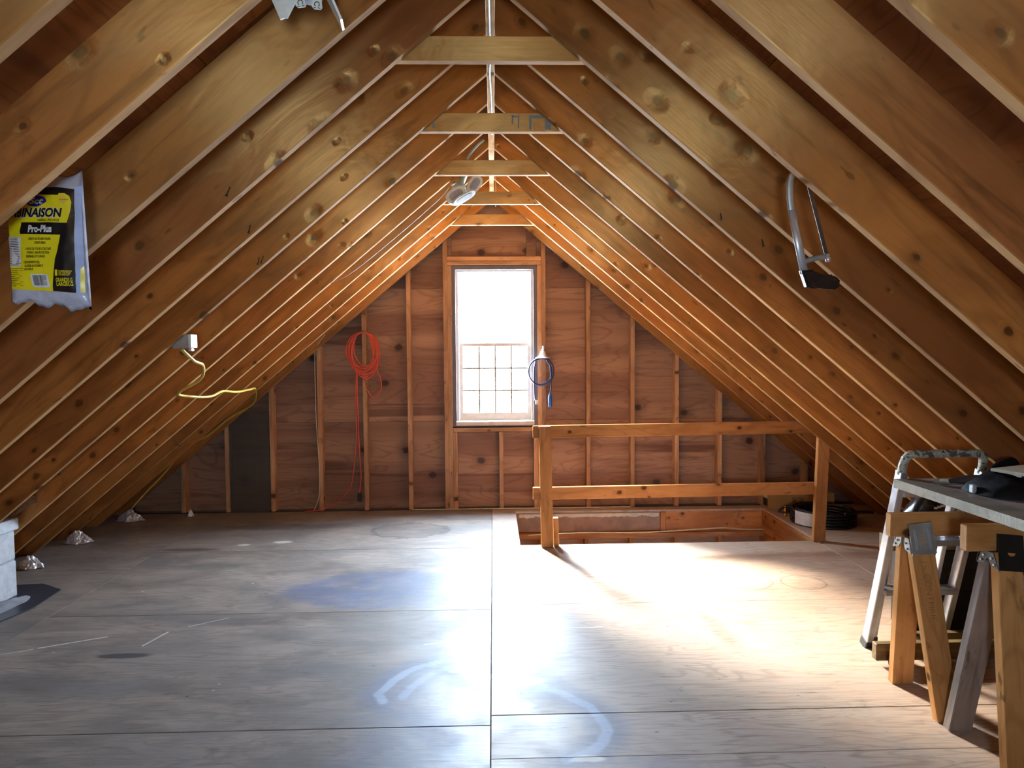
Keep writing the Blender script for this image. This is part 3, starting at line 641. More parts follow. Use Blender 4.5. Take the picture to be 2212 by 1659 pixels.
# ------------------------------------------------------------------ sawhorses and tabletop
def sawhorse(label, y, xl, ztop, legs, beammat, legmat, brk, metal):
    o = thing('sawhorse', label, 'sawhorse', (xl, y, 0), group='sawhorses under the worktop')
    def W(p): return Vector(p)-Vector((xl, y, 0))
    beam('top_beam', W((xl, y, ztop-.0455)), W((2.62 if ztop < .8 else 2.58, y, ztop-.0455)) if False else W((2.30, y, ztop-.0455)), .038, .091, MT[beammat], o, .003)
    for (xt, yt_, xf, yf, mname) in legs:
        # board leg, broad face to the room
        beam('leg', W((xf, yf, .004)), W((xt, yt_, ztop-.095)), .089, .038, MT[mname], o, .003, (0, 1, .3))
        s = 1 if yf > y else -1
        P = Vector((xt, yt_, ztop-.095)); F = Vector((xf, yf, .004)); d = (F-P).normalized()
        # bracket plate over the leg top and the beam side
        bm = bmesh.new()
        ztp = ztop-.035
        pl = [(-.046, 0), (.046, 0), (.050, -.125), (-.050, -.125)]
        zx = Vector((0, 1, .3)); zx = (zx-d*zx.dot(d)).normalized(); nrm = zx*s
        ex = d.cross(nrm).normalized(); ex = ex if ex.x > 0 else -ex
        base = P-d*.062+nrm*.0215; bot = P+d*.060+nrm*.0215
        A = [base+ex*-.0455, base+ex*.0455, bot+ex*.0475, bot+ex*-.0475]
        vv = [bm.verts.new(W(q)) for q in A]; ww = [bm.verts.new(W(q+nrm*.003)) for q in A]
        bm.faces.new(vv); bm.faces.new(ww[::-1])
        for i in range(4): bm.faces.new((vv[i], vv[(i+1) % 4], ww[(i+1) % 4], ww[i]))
        for t in ((-.030, -.024, .024, .030) if brk == 'ribbed' else ()):
            p0, p1 = base.lerp(bot, .18)+ex*t+nrm*.003, base.lerp(bot, .85)+ex*t+nrm*.003
            bm_tube(bm, [W(p0), W(p1)], .0024, 6)
        mkobj('bracket_plate', bm, MT[metal], o)
        # half-round slot
        bm = bmesh.new(); c = base.lerp(bot, .50)+nrm*.0036; dv = (bot-base).normalized()
        pv = [bm.verts.new(W(c+ex*.014*math.cos(a)+dv*.011*math.sin(a))) for a in [PI*i/10 for i in range(11)]]
        bm.faces.new(pv); mkobj('bracket_slot', bm, MT['horse'], o)
        # side flange with nail heads
        bm = bmesh.new(); q = Vector((xt-.049, 0, 0)); 
        fl = [Vector((q.x, y+s*.001, ztop-.094)), Vector((q.x, base.y-s*.002, ztop-.094)), Vector((q.x, bot.y, bot.z)), Vector((q.x, bot.y-s*.040, bot.z+.010)), Vector((q.x, y+s*.004, ztop-.118))]
        a_ = [bm.verts.new(W(p)) for p in fl]; b_ = [bm.verts.new(W(p+Vector((.003, 0, 0)))) for p in fl]
        bm.faces.new(a_); bm.faces.new(b_[::-1])
        for i in range(5): bm.faces.new((a_[i], a_[(i+1) % 5], b_[(i+1) % 5], b_[i]))
        mkobj('bracket_flange', bm, MT[metal], o)
        for t in (.35, .8):
            c = Vector((q.x-.001, y+s*.012, ztop-.10)).lerp(Vector((q.x-.001, bot.y-s*.016, bot.z+.008)), t)
            bm = bmesh.new(); bm_tube(bm, [W(c), W(c+Vector((-.003, 0, 0)))], .0042, 8); mkobj('nail_head', bm, MT['darksteel' if brk == 'ribbed' else 'steel'], o)
    return o
sh1 = sawhorse('sawhorse with ribbed silver metal brackets and tan legs, nearest the ladder', 2.665, 1.558, .788,
               [(1.668, 2.640, 1.738, 2.556, 'horse'), (1.662, 2.690, 1.742, 2.866, 'horse')], 'horse', 'horse', 'ribbed', 'galv')
sh2 = sawhorse('sawhorse with plain black brackets and one grey weathered leg, at the right edge', 2.335, 1.632, .825,
               [(1.766, 2.310, 1.702, 2.150, 'horse'), (1.772, 2.360, 1.738, 2.496, 'grey_wood')], 'horse', 'horse', 'plain', 'blackm')
# pencilled name on the silver-bracket sawhorse leg
def text_mesh(txt, size, shear=0.0, bold=0.0, align='LEFT', xs=1.0, extrude=.0002):
    cu = bpy.data.curves.new('t', 'FONT'); cu.body = txt; cu.size = size; cu.shear = shear; cu.offset = bold; cu.align_x = align; cu.extrude = extrude; cu.resolution_u = 3
    ob = bpy.data.objects.new('t', cu); COL.objects.link(ob); dg = bpy.context.evaluated_depsgraph_get()
    me = bpy.data.meshes.new_from_object(ob.evaluated_get(dg)); bpy.data.objects.remove(ob); bpy.data.curves.remove(cu)
    for v in me.vertices: v.co.x *= xs
    return me
P = Vector((1.668, 2.640, .693)); F = Vector((1.738, 2.556, .004)); d = (F-P).normalized(); zax = Vector((0, 1, .3)); zax = (zax-d*zax.dot(d)).normalized()
me = text_mesh("J'S. CONTMRIE", .036, bold=-.0011, extrude=.0003); me.materials.append(MT['pencil']); me.name = 'pencil_writing'
o = bpy.data.objects.new('pencil_writing', me); COL.objects.link(o); o.parent = sh1
n_ = -zax; yv = n_.cross(d)
m = Matrix((d, yv, n_)).transposed().to_4x4(); m.translation = P+d*.085+n_*.0195-yv*.014-Vector((1.558, 2.665, 0)); o.matrix_local = m

tt_ = thing('tabletop_panel', 'long grey wooden door panel laid across the two sawhorses as a worktop', 'tabletop', (1.76, 2.20, .827))
bm = bmesh.new()
TX, TY = .52, .775
for a in ((0, .11, 0, TY), (TX-.09, TX, 0, TY), (.11, TX-.09, TY-.10, TY), (.11, TX-.09, 0, .09)): bm_box(bm, *a, 0, .038)
mkobj('frame', bm, MT['door'], tt_)
box('inset_panel', (.11, .09, .012), (TX-.09, TY-.10, .0325), MT['door_panel'], tt_)
o = tag(box('spacer_block', (-.11, -.019, 0), (.11, .019, .0365), MT['rail'], None, .002), 'short flat wood spacer between the sawhorse beam with silver brackets and the tabletop', 'block'); o.location = (2.12, 2.665, .789)

# things on the worktop
def blob(name, cx, cy, cz, rx, ry, h, mat, parent=None, seed=0, n=36, rough=.35, pw=.5):
    bm = bmesh.new(); rows = []
    for i in range(n//3+1):
        t = i/(n//3)
        row = []
        for k in range(n):
            a = 2*PI*k/n; f = 1+rough*.6*mnoise.noise((math.cos(a)*1.3+seed, math.sin(a)*1.3, seed))
            r = t*f; x, y_ = rx*r*math.cos(a), ry*r*math.sin(a)
            hh = h*max(0, 1-t**2.4)**pw*(1+rough*mnoise.noise((x*9+seed, y_*9, seed*2.))) + h*.12*mnoise.noise((x*30, y_*30, seed))*(1-t**4)
            row.append(bm.verts.new((cx+x, cy+y_, cz+max(hh, .0006))))
        rows.append(row)
    c = bm.verts.new((cx, cy, cz+h*(1+rough*mnoise.noise((seed, 0, seed*2.)))))
    for k in range(n): bm.faces.new((c, rows[1][k], rows[1][(k+1) % n]))
    for a, b in zip(rows[1:], rows[2:]):
        for k in range(n): bm.faces.new((a[k], b[k], b[(k+1) % n], a[(k+1) % n]))
    for v in rows[0]: bm.verts.remove(v)
    bv = [bm.verts.new((v.co.x, v.co.y, cz)) for v in rows[-1]]
    for k in range(n): bm.faces.new((rows[-1][k], bv[k], bv[(k+1) % n], rows[-1][(k+1) % n]))
    bm.faces.new(bv[::-1])
    return mkobj(name, bm, mat, parent, True)
tz = .8655
bag = thing('black_tool_bag', 'black cloth tool bag with grey nozzle end lying on the grey worktop', 'bag', (2.06, 2.66, tz))
blob('cloth_body', 0, 0, 0, .17, .155, .062, MT['cloth'], bag, 3)
tube('strap', [(-.02, .10, .045), (.03, .14, .068), (.10, .18, .085), (.16, .21, .09)], (lambda t: (.022, .012)), MT['cloth'], bag)
tube('grey_nozzle', [(-.05, .04, .028), (-.095, .085, .034), (-.130, .135, .026), (-.150, .165, .016)], (lambda t: (.034*(1-t*.75), .026*(1-t*.7))), MT['greycloth'], bag, 10)
box('buckle', (-.175, -.012, .0), (-.158, .012, .034), MT['steel'], bag, .003)
tube('pale_tip', [(-.150, .165, .016), (-.160, .205, .010)], .008, MT['pale'], bag)
o = tag(box('wood_strip', (-.006, -.09, 0), (.30, .09, .012), MT['pale'], None, .001), 'pale thin wood strip lying on top of the black tool bag', 'wood strip'); o.location = (2.03, 2.62, tz+.078); o.rotation_euler = (0, 0, .35)
o = tag(box('board_offcut', (0, -.045, 0), (.12, .045, .022), MT['grey_wood'], None, .002), 'short grey board end propped at the back of the worktop at the right edge', 'board'); o.location = (2.185, 2.83, .895); o.rotation_euler = (0, -.06, .1)

# ------------------------------------------------------------------ aluminium ladder
ld = thing('step_ladder', 'folded aluminium step ladder with a paint-crusted top handle standing behind the sawhorses', 'ladder', (1.78, 3.22, 0))
def lv(x, y, z): return Vector((x-1.78, y-3.22, z))
WX = .362
def fl(z): return 3.228-.24*(z/.93)          # front rail Y at height z
for i, x in enumerate((1.79, 1.79+WX)):
    beam('front_rail', lv(x, fl(.03), .03), lv(x+.020, fl(.895), .895), .030, .050, MT['alu'], ld, .003, (0, 1, 0))
    o = beam('rubber_foot', lv(x, fl(0)+.006, .0015), lv(x, fl(.045), .045), .036, .058, MT['rubber'], ld, .004, (0, 1, 0))
for x in (1.845, 1.79+WX-.055):
    beam('rear_leg', lv(x+.012, 3.285, .03), lv(x+.006, fl(.80)+.055, .80), .022, .036, MT['alu'], ld, .003, (0, 1, 0))
    beam('rubber_foot', lv(x+.012, 3.287, .0015), lv(x+.012, 3.285, .032), .026, .04, MT['rubber'], ld, .003, (0, 1, 0))
x0, x1 = 1.810, 1.81+WX
tube('handle', [lv(x0, fl(.88), .88), lv(x0+.001, fl(.93), .93), lv(x0+.014, fl(.965), .962), lv(x0+.05, fl(.98), .974), lv((x0+x1)/2, fl(.98), .974), lv(x1-.05, fl(.98), .974), lv(x1-.014, fl(.965), .962), lv(x1-.001, fl(.93), .93), lv(x1, fl(.88), .88)], .0185, MT['handle'], ld, 12, n=8)
for z in (.30, .55, .79):
    bm = bmesh.new(); y = fl(z); bm_box(bm, x0-1.78+.01, x1-1.78-.01, y-3.22-.035, y-3.22+.035, z-.012, z+.012)
    for k in range(7): bm_box(bm, x0-1.78+.012, x1-1.78-.012, y-3.22-.034+k*.0105, y-3.22-.030+k*.0105, z+.012, z+.015)
    mkobj('step', bm, MT['alu'], ld)
for x in (1.83,):
    for z in (.30, .55): bm = bmesh.new(); bm_tube(bm, [lv(x-.03, fl(z)+.02, z), lv(x+.03, fl(z)+.06, z)], .011, 10); mkobj('hinge_pin', bm, MT['rubber'], ld)

# ------------------------------------------------------------------ dolly, chest, black bag
dl = thing('furniture_dolly', 'low dirty wooden furniture dolly on casters in front of the ladder feet', 'dolly', (2.09, 3.09, 0))
box('runner', (-.37, -.075, .026), (.38, -.035, .104), MT['olive'], dl, .004); box('runner', (-.17, .030, .030), (.38, .068, .104), MT['olive'], dl, .004)
for x0 in (-.17, .33): box('cross_rail', (x0, -.034, .055), (x0+.04, .029, .100), MT['olive'], dl, .003)
for i, (x, y) in enumerate(((-.300, -.102), (.30, -.102), (-.10, .0), (.20, .0))):
    c = lathe('caster', [(.0, -.013), (.032, -.013), (.038, -.007), (.038, .007), (.032, .013), (0, .013)], MT['rubber'], dl, 18, (x, y, .0385), (PI/2, 0, .5))
    lathe('caster_cap', [(.0, .0145), (.022, .0145), (.024, .012), (.02, .005)], MT['lampg'], c, 14)
    box('caster_fork', (x-.012, y+.014, .05), (x+.012, y+.026, .082), MT['blackm'], dl)
ch = thing('black_chest', 'blackened wooden chest with a grey-brown wood lid behind the ladder', 'chest', (2.10, 3.545, .001))
for k in range(4): box('front_board', (0, -.16, .001+k*.1035), (.36, -.142, .001+k*.1035+.1015), MT['chest'], ch, .002)
box('body', (.002, -.141, 0), (.36, .01, .415), MT['chest'], ch)
beam('lid_rail', (-.145, -.145, .462), (.36, -.145, .462), .045, .085, MT['olive'], ch, .003)
box('lid', (.002, -.12, .418), (.36, .01, .498), MT['chest'], ch, .003)
bb = tag(empty('black_bag', (2.27, 3.49, .507)), 'slumped black plastic bag with torn white label on top of the chest', 'bag')
blob('bag_body', 0, 0, 0, .16, .10, .17, MT['blackp'], bb, 8)
for x0, z0, L in ((-.05, .120, .08), (.06, .105, .035)):
    bm = bmesh.new()
    for k in range(5): bm_box(bm, x0+k*L/5, x0+(k+1)*L/5+.001, -.098-.002*k, -.092-.002*k, z0+.006*k*(1 if L > .05 else 0), z0+.010+.006*k*(1 if L > .05 else 0))
    mkobj('torn_label', bm, MT['paper'], bb)


# ------------------------------------------------------------------ things at the right of the stair opening
cb = thing('cardboard_box', 'long low cardboard carton with printed symbols lying against the gable wall right of the stairs', 'carton', (2.47, 6.10, 0))
box('carton_body', (0, 0, .001), (.60, .145, .140), MT['card'], cb, .002)
box('end_label', (-.0012, .03, .02), (0, .12, .085), MT['ink'], cb); box('end_label', (-.0012, .03, .09), (0, .12, .125), MT['paper'], cb)
bm = bmesh.new()
for x in (.215, .275):
    fr_ = ((x, x+.045, .055, .058), (x, x+.045, .100, .103), (x, x+.003, .055, .103), (x+.042, x+.045, .055, .103))
    for a in fr_: bm_box(bm, a[0], a[1], -.0008, 0.0005, a[2], a[3])
bm_prism(bm, [(.225, .068), (.250, .068), (.2375, .090)], -.0008, .0005)
for x in (.288, .302): bm_box(bm, x, x+.006, -.0008, .0005, .064, .094)
mkobj('printed_symbols', bm, MT['ink'], cb)
co = thing('pipe_coil', 'wrapped coil of black poly pipe with a white label, right of the railing', 'coil', (2.725, 5.60, 0))
for k in range(5):
    for j in range(2):
        R = .205+.04*j+.006*mnoise.noise((k, j, 0)); z = .013+.0245*k
        tube('pipe_turn', [(R*math.cos(a)+.008*mnoise.noise((k, a, 3)), R*math.sin(a)+.008*mnoise.noise((k, a, 7)), z) for a in [2*PI*i/14 for i in range(14)]], .0125, MT['hose'], co, 7, True, 3)
tube('pipe_end', [(.05, -.245, .128), (.16, -.20, .130), (.27, -.14, .118), (.36, -.10, .104)], .0125, MT['hose'], co, 8)
bm = bmesh.new(); va = []
for i in range(7):
    a = PI+.18+i*.11; va.append((bm.verts.new((.262*math.cos(a), .262*math.sin(a), .012)), bm.verts.new((.262*math.cos(a), .262*math.sin(a), .118))))
for a, b in zip(va, va[1:]): bm.faces.new((a[0], b[0], b[1], a[1]))
mkobj('label_wrap', bm, MT['paper'], co)
br = thing('brass_valve', 'small brass pipe valve standing by the stair opening', 'valve', (2.505, 5.83, 0))
lathe('body', [(.012, 0), (.014, .01), (.010, .014), (.010, .038), (.016, .042), (.016, .056), (.010, .060), (.010, .078), (.013, .080), (.013, .090), (0, .09)], MT['brass'], br, 14, (0, 0, .001))
bm = bmesh.new(); bm_tube(bm, [(-.026, 0, .05), (.026, 0, .05)], .009, 10); mkobj('side_port', bm, MT['brass'], br)
cp = tag(blob('crumpled_plastic', 0, 0, 0, .10, .05, .055, MT['sheetpl'], None, 12, rough=.7), 'crumpled dark plastic wrap on the floor in front of the carton', 'plastic wrap'); cp.location = (2.585, 5.975, .001)

# ------------------------------------------------------------------ left side: pier, plastic, paper, foil, grey panel
pr = thing('block_pier', 'white painted block pier under the rafters at the left edge', 'pier', (-3.045, 4.005, 0))
box('block', (.02, -.155, .001), (.178, .155, .216), MT['block'], pr, .006)
box('block', (.02, -.155, .224), (.175, .155, .40), MT['block'], pr, .006)
box('mortar_joint', (.024, -.15, .214), (.171, .15, .226), MT['mortar'], pr)
box('cap', (.03, -.160, .402), (.200, .160, .472), MT['block'], pr, .006)
ps = tag(prism('plastic_sheet', [(-3.10, 3.62), (-2.70, 3.66), (-2.63, 3.95), (-2.66, 4.24), (-2.845, 4.36), (-3.1, 4.33)], .0012, .004, MT['sheetpl'], axis='Z'), 'dark plastic sheet spread on the floor under the white pier', 'plastic sheet')
du = tag(blob('plaster_dust', 0, 0, 0, .07, .15, .018, MT['dust'], None, 21, rough=1.2, pw=1.2), 'heap of white plaster dust at the foot of the white pier', 'dust'); du.location = (-2.80, 4.0, .0042); du['kind'] = 'stuff'
bm = bmesh.new(); rows = []
for i in range(9):
    t = i/8; x = -2.99+.24*t; lo = .435+.115*t+.010*math.sin(t*9); hi = lo+.095*(1-t*.3)
    y = 4.178-.015*math.sin(t*5); rows.append([bm.verts.new((x, y+.02*j*math.sin(t*4+j), lo+(hi-lo)*j/3)) for j in range(4)])
for a, b in zip(rows, rows[1:]):
    for j in range(3): bm.faces.new((a[j], b[j], b[j+1], a[j+1]))
kp = mkobj('kraft_paper', bm, MT['kraft']); so = kp.modifiers.new('s', 'SOLIDIFY'); so.thickness = .002
tag(kp, 'torn brown kraft paper flap hanging at the rafters above the white pier', 'paper')
def foil(x, y, rx, ry, h, label, sd):
    bm = bmesh.new(); bmesh.ops.create_icosphere(bm, subdivisions=4, radius=1.0)
    for v in list(bm.verts):
        c = v.co; p = abs(c.z)
        f = 1+.30*mnoise.noise(c*2.1+Vector((sd, 0, 0)))+.16*mnoise.noise(c*6+Vector((0, sd, 0)))
        z = max(0, c.z); s_ = (1-.55*z)
        v.co = (c.x*rx*f*s_, c.y*ry*f*s_, max(.0, z*h*f))
    bmesh.ops.remove_doubles(bm, verts=bm.verts, dist=.0005)
    o = mkobj('foil_wad', bm, MT['foil']); o.location = (x, y, .001)
    return tag(o, label, 'foil', 'foil along the left eave')
foil(-3.17, 6.03, .115, .07, .085, 'largest crumpled silver foil wad, at the lower end of the yellow cable', 1.3)
foil(-3.20, 5.33, .095, .06, .085, 'crumpled silver foil wad at a rafter foot, middle one along the left eave', 4.1)
foil(-3.16, 4.72, .085, .06, .075, 'crumpled silver foil wad at a rafter foot, nearest the white pier', 7.7)
foil(-2.70, 6.15, .025, .03, .060, 'tiny foil scrap at the foot of the shortest left gable stud', 9.2)
gp = tag(box('smoked_sheet', (0, 0, 0), (.352, .0025, .90), MT['greypan'], None), 'dark translucent plastic sheet standing against studs at the left of the gable wall', 'plastic sheet'); gp.location = (-2.386, 6.262, .002); gp.rotation_euler = (-.004, 0, 0)

# ------------------------------------------------------------------ cables and cords
jb = thing('junction_box', 'grey steel junction box fixed behind a left rafter, yellow cable below it', 'junction box', (-1.52, 3.45, 1.505))
box('box_body', (-.045, -.034, -.038), (.032, .034, .030), MT['galv'], jb, .003)
box('cover_plate', (.033, -.036, -.036), (.047, .036, .030), MT['lampw'], jb, .002)
box('clamp', (.030, -.03, -.052), (.046, .0, -.038), MT['steel'], jb, .002)
def under(x, y, off=.008): return (x, y, zu(x)-off*1.3)
yc = [(-1.535, 3.45, 1.462), (-1.52, 3.55, 1.405), (-1.545, 3.72, 1.375), (-1.66, 3.95, 1.295), (-1.885, 4.17, 1.205)]
yc += [(-1.86, 4.32, 1.175), (-1.825, 4.50, 1.165), (-1.84, 4.74, 1.185), (-1.84, 4.98, 1.165), (-1.87, 5.30, 1.162), (-1.93, 5.62, 1.158), (-1.985, 5.80, 1.135)]
yc += [(-2.03, 5.95, 1.08), (-2.13, 6.12, .985), (-2.36, 6.19, .86), (-2.56, 6.20, .705), (-2.74, 6.20, .62), (-2.93, 6.19, .39), (-3.08, 6.14, .22), (-3.17, 6.06, .095)]
tag(tube('yellow_cable', yc, .0085, MT['yellow'], None, 7, n=6), 'yellow house wiring cable sagging under the left rafters from the junction box', 'cable')
ec = thing('extension_cord', 'orange extension cord coiled on a gable stud left of the window', 'extension cord', (-1.165, 6.255, 1.62))
loops = []
random.seed(11)
for k in range(12):
    rx = random.uniform(.085, .152); h = random.uniform(.30, .42); cx = random.uniform(-.03, .03)
    for i in range(10):
        a = PI/2+2*PI*i/10
        loops.append((cx*(1-math.sin(a))/2+rx*math.cos(a)*(1 if math.sin(a) < .9 else .35)+random.uniform(-.006, .006), -.012-.012*random.random()-.003*(k % 3), -h/2+h/2*math.sin(a)+random.uniform(-.004, .004)))
loops += [(.10, -.02, -.28), (.15, -.02, -.42), (.15, -.02, -.52), (.09, -.02, -.585), (.03, -.02, -.52), (.0, -.02, -.40), (-.05, -.02, -.32), (-.06, -.02, -.60), (-.05, -.02, -1.10), (-.04, -.02, -1.30), (-.06, -.02, -1.46)]
tube('cord', loops, .0052, MT['orange'], ec, 6, n=4)
tube('cord', [(-.06, -.02, -.30), (-.075, -.02, -.55), (-.075, -.02, -.90), (-.10, -.02, -1.20), (-.14, -.02, -1.40), (-.26, -.02, -1.53), (-.40, -.02, -1.595), (-.55, -.02, -1.612)], .0052, MT['orange'], ec, 6)
box('plug', (-.075, -.033, -1.53), (-.040, -.006, -1.455), MT['rubber'], ec, .005)
bm = bmesh.new(); bm_tube(bm, [(0, .02, .005), (0, -.05, .010)], .004, 6); mkobj('hook_nail', bm, MT['darksteel'], ec)
wl = thing('trouble_lamp', 'metal reflector lamp with looped blue cord hung beside the window', 'work lamp', (.452, 6.20, 1.37))
lathe('reflector', [(.076, 0), (.070, .006), (.050, .016), (.034, .036), (.026, .062), (.018, .064), (.018, .060), (.024, .034), (.044, .014), (.074, -.001)], MT['alu'], wl, 20, (0, 0, .006))
lathe('socket', [(.016, .066), (.016, .082), (.010, .084), (.010, .100), (.012, .102), (.008, .108), (0, .108)], MT['alu'], wl, 12, (0, 0, .006))
cpts = []
for k in range(2):
    for i in range(10):
        a = PI/2+2*PI*i/10; cpts.append((-.02+(.115-.008*k)*math.cos(a)-.01*k, .022+.004*k, -.115+(.125-.01*k)*math.sin(a)))
tube('blue_cord', [(-.055, .02, -.010)]+cpts+[(.055, .02, -.02), (.066, .02, -.15), (.068, .02, -.25), (.058, .02, -.318)], .0062, MT['blue'], wl, 7, n=5)
tube('blue_cord', [(-.072, .024, -.02), (-.085, .024, -.12), (-.083, .024, -.28), (-.080, .020, -.352), (-.064, .012, -.385)], .0056, MT['blue'], wl, 7)
lathe('blue_handle', [(.0, 0), (.014, .001), (.018, .008), (.018, .105), (.013, .118), (0, .12)], MT['bluegrip'], wl, 12, (.058, .02, -.438))
box('plug', (-.074, .002, -.412), (-.054, .022, -.375), MT['lampw'], wl, .004)
bm = bmesh.new(); bm_tube(bm, [(-.02, .07, .012), (-.02, .0, .020)], .003, 6); mkobj('hook_nail', bm, MT['darksteel'], wl)
tag(tube('ridge_cable', [(-.006, 1.9, 2.786), (-.004, 2.6, 2.787), (.0, 3.2, 2.786), (-.004, 3.42, 2.784), (.004, 3.8, 2.786), (.006, 4.35, 2.787)], .0065, MT['lampw'], None, 7), 'white cable stapled along the underside of the ridge board', 'cable')
tag(tube('lamp_wire', [(-.29, 4.72, 2.545), (-.36, 4.74, 2.470), (-.62, 4.70, 2.235), (-.92, 4.66, 1.985), (-1.055, 4.62, 1.905), (-1.16, 4.60, 1.86)], .0022, MT['wireg'], None, 5), 'thin grey wire strung from the far garage light down the left rafters', 'wire')
tag(tube('stud_wire', [(-1.50, 6.215, 1.60), (-1.575, 6.225, 1.50), (-1.605, 6.262, 1.40), (-1.605, 6.262, .86), (-1.585, 6.258, .40), (-1.59, 6.25, .15), (-1.64, 6.245, .006)], .003, MT['cream'], None, 6), 'thin cream wire running down the left gable stud nearest the orange cord', 'wire')
tag(tube('floor_wire', [(-.75, 6.255, .006), (-.3, 6.250, .006), (.1, 6.252, .006), (.5, 6.246, .006), (.9, 6.248, .006), (1.25, 6.25, .006)], .0045, MT['cream'], None, 6), 'cream wire lying along the foot of the gable wall below the window', 'wire')
tag(tube('stairwell_cable', [(.30, 6.089, -.203), (.75, 6.092, -.187), (1.3, 6.092, -.193), (1.8, 6.092, -.172), (2.05, 6.092, -.162), (2.25, 6.092, -.180), (2.42, 6.092, -.182)], .0065, MT['cream'], None, 7), 'cream cable running along the back wall of the stair opening', 'cable')
tag(tube('hanging_wire', [(.03, 5.40, 2.785), (.032, 5.42, 2.70), (.028, 5.42, 2.62), (.030, 5.41, 2.56)], .003, MT['cream'], None, 6), 'short cream wire hanging from the ridge near the gable wall', 'wire')

# ------------------------------------------------------------------ hacksaw on the right rafter
hs = thing('hacksaw', 'silver hacksaw with black pistol grip hanging from a right rafter', 'hacksaw', (1.0, 2.245, 1.98))
def hv_(x, z, y=0): return ((x-1.0)*.976, y, (z-1.98)*.976)
tube('frame', [hv_(1.060, 2.005), hv_(1.030, 2.022), hv_(.995, 2.022), hv_(.973, 2.000), hv_(.968, 1.955), hv_(.973, 1.90), hv_(.990, 1.81), hv_(1.018, 1.685)], (lambda t: (.0115, .0055)), MT['galv'], hs, 8, flat=(1, 0, 0))
tube('frame_sleeve', [hv_(.975, 1.89), hv_(1.020, 1.678)], (lambda t: (.0135, .0075)), MT['steel'], hs, 10, curve=False, flat=(1, 0, 0))
tube('lower_arm', [hv_(1.012, 1.715), hv_(1.05, 1.728), hv_(1.092, 1.735)], (lambda t: (.009, .005)), MT['galv'], hs, 8, flat=(0, 0, 1))
tube('front_arm', [hv_(1.060, 2.005), hv_(1.066, 1.985)], (lambda t: (.009, .005)), MT['galv'], hs, 8, curve=False)
bm = bmesh.new(); a, b = Vector(hv_(1.025, 1.995)), Vector(hv_(1.093, 1.745)); bl_ = (b-a).normalized(); sd = Vector((bl_.z, 0, -bl_.x))
pA = [a+sd*.0065, a-sd*.0065, b-sd*.0065, b+sd*.0065]
bm_prism(bm, [(p.x, p.z) for p in pA], -.0006, .0006)
mkobj('blade', bm, MT['darksteel'], hs)
lathe('wing_nut', [(.0, 0), (.008, .0), (.009, .012), (.005, .016), (.005, .026), (0, .026)], MT['steel'], hs, 10, hv_(1.099, 1.718))
bm = bmesh.new(); prof = [(1.005, 1.688), (1.045, 1.692), (1.050, 1.678), (1.064, 1.672), (1.072, 1.676), (1.084, 1.670), (1.092, 1.674), (1.104, 1.668), (1.114, 1.671), (1.126, 1.666), (1.136, 1.655), (1.134, 1.635), (1.122, 1.625), (1.09, 1.626), (1.055, 1.636), (1.040, 1.630), (1.024, 1.634)]
bm_prism(bm, [(hv_(x, z)[0], hv_(x, z)[2]) for x, z in prof], -.015, .015)
bmesh.ops.bevel(bm, geom=[e for e in bm.edges if abs(e.verts[0].co.y-e.verts[1].co.y) < .001], offset=.006, segments=3, affect='EDGES')
mkobj('grip', bm, MT['blackp'], hs)
bm = bmesh.new(); bm_tube(bm, [(.005, -.052, .028), (.005, .02, .032)], .003, 6); mkobj('hook_nail', bm, MT['darksteel'], hs)

# ------------------------------------------------------------------ garage lights
def leaf(bm, L, W, T, n=18):
    p = []
    for i in range(n):
        a = 2*PI*i/n; p.append((L/2+L/2*math.copysign(abs(math.cos(a))**.7, math.cos(a)), W/2*math.copysign(abs(math.sin(a))**.8, math.sin(a))))
    bm_prism(bm, p, -T/2, T/2, 'Z'); return p
fl_ = thing('garage_light', 'far white garage light with three oval lens panels under the rafters', 'garage light', (-.185, 4.66, 2.60), group='garage lights under the rafters')
axis = Matrix.Rotation(.30, 4, 'X') @ Matrix.Rotation(.42, 4, 'Y')
def put(o, m): o.matrix_local = axis @ m; return o
put(lathe('neck', [(.020, .0), (.020, .085), (.024, .087), (.024, .10), (0, .10)], MT['lampb'], fl_, 14), Matrix.Translation((-.0, 0, -.045)))
put(lathe('body', [(.0, -.055), (.052, -.05), (.056, -.03), (.034, .0), (.021, .008)], MT['lampb'], fl_, 18), Matrix.Translation((0, 0, -.05)))
LO = Vector((-.185, 4.66, 2.60))
tube('conduit', [(.0, .02, .055), (.012, -.02, .085), (.045, -.10, .125), (.09, -.14, .165), (.138, -.16, .20)], .010, MT['lampb'], fl_, 8)
for cpos, lax, nor, L_, W_ in (((-.236, 4.60, 2.470), (-.78, -.30, -.55), (-.25, -.85, -.45), .150, .088), ((-.112, 4.62, 2.545), (.58, -.10, .80), (.55, -.80, .1), .125, .085), ((-.182, 4.60, 2.452), (.86, -.05, .50), (.28, -.30, -.90), .165, .085)):
    x = Vector(lax).normalized(); z = Vector(nor); z = (z-x*z.dot(x)).normalized(); y = z.cross(x)
    bm = bmesh.new(); leaf(bm, L_, W_, .012)
    l_ = mkobj('lens_panel', bm, MT['lampw'], fl_); m = Matrix((x, y, z)).transposed().to_4x4(); m.translation = Vector(cpos)-LO-x*L_/2; l_.matrix_local = m
    bm = bmesh.new(); leaf(bm, L_*.70, W_*.62, .003); q_ = mkobj('lens', bm, MT['lampg'], l_); q_.location = (L_*.15, 0, .0065)
    bm = bmesh.new(); bm_tube(bm, catmull([(.0, -.02, .0), (-.012, -.02, -.014), (-.012, .02, -.014), (0, .02, 0)], 4), .0025, 6); mkobj('hinge_wire', bm, MT['lampw'], l_, True)
lathe('bulb_disc', [(0, -.004), (.020, -.003), (.022, .002), (0, .004)], MT['lampw'], fl_, 16, (-.062, -.06, -.055), (.5, -.5, 0))
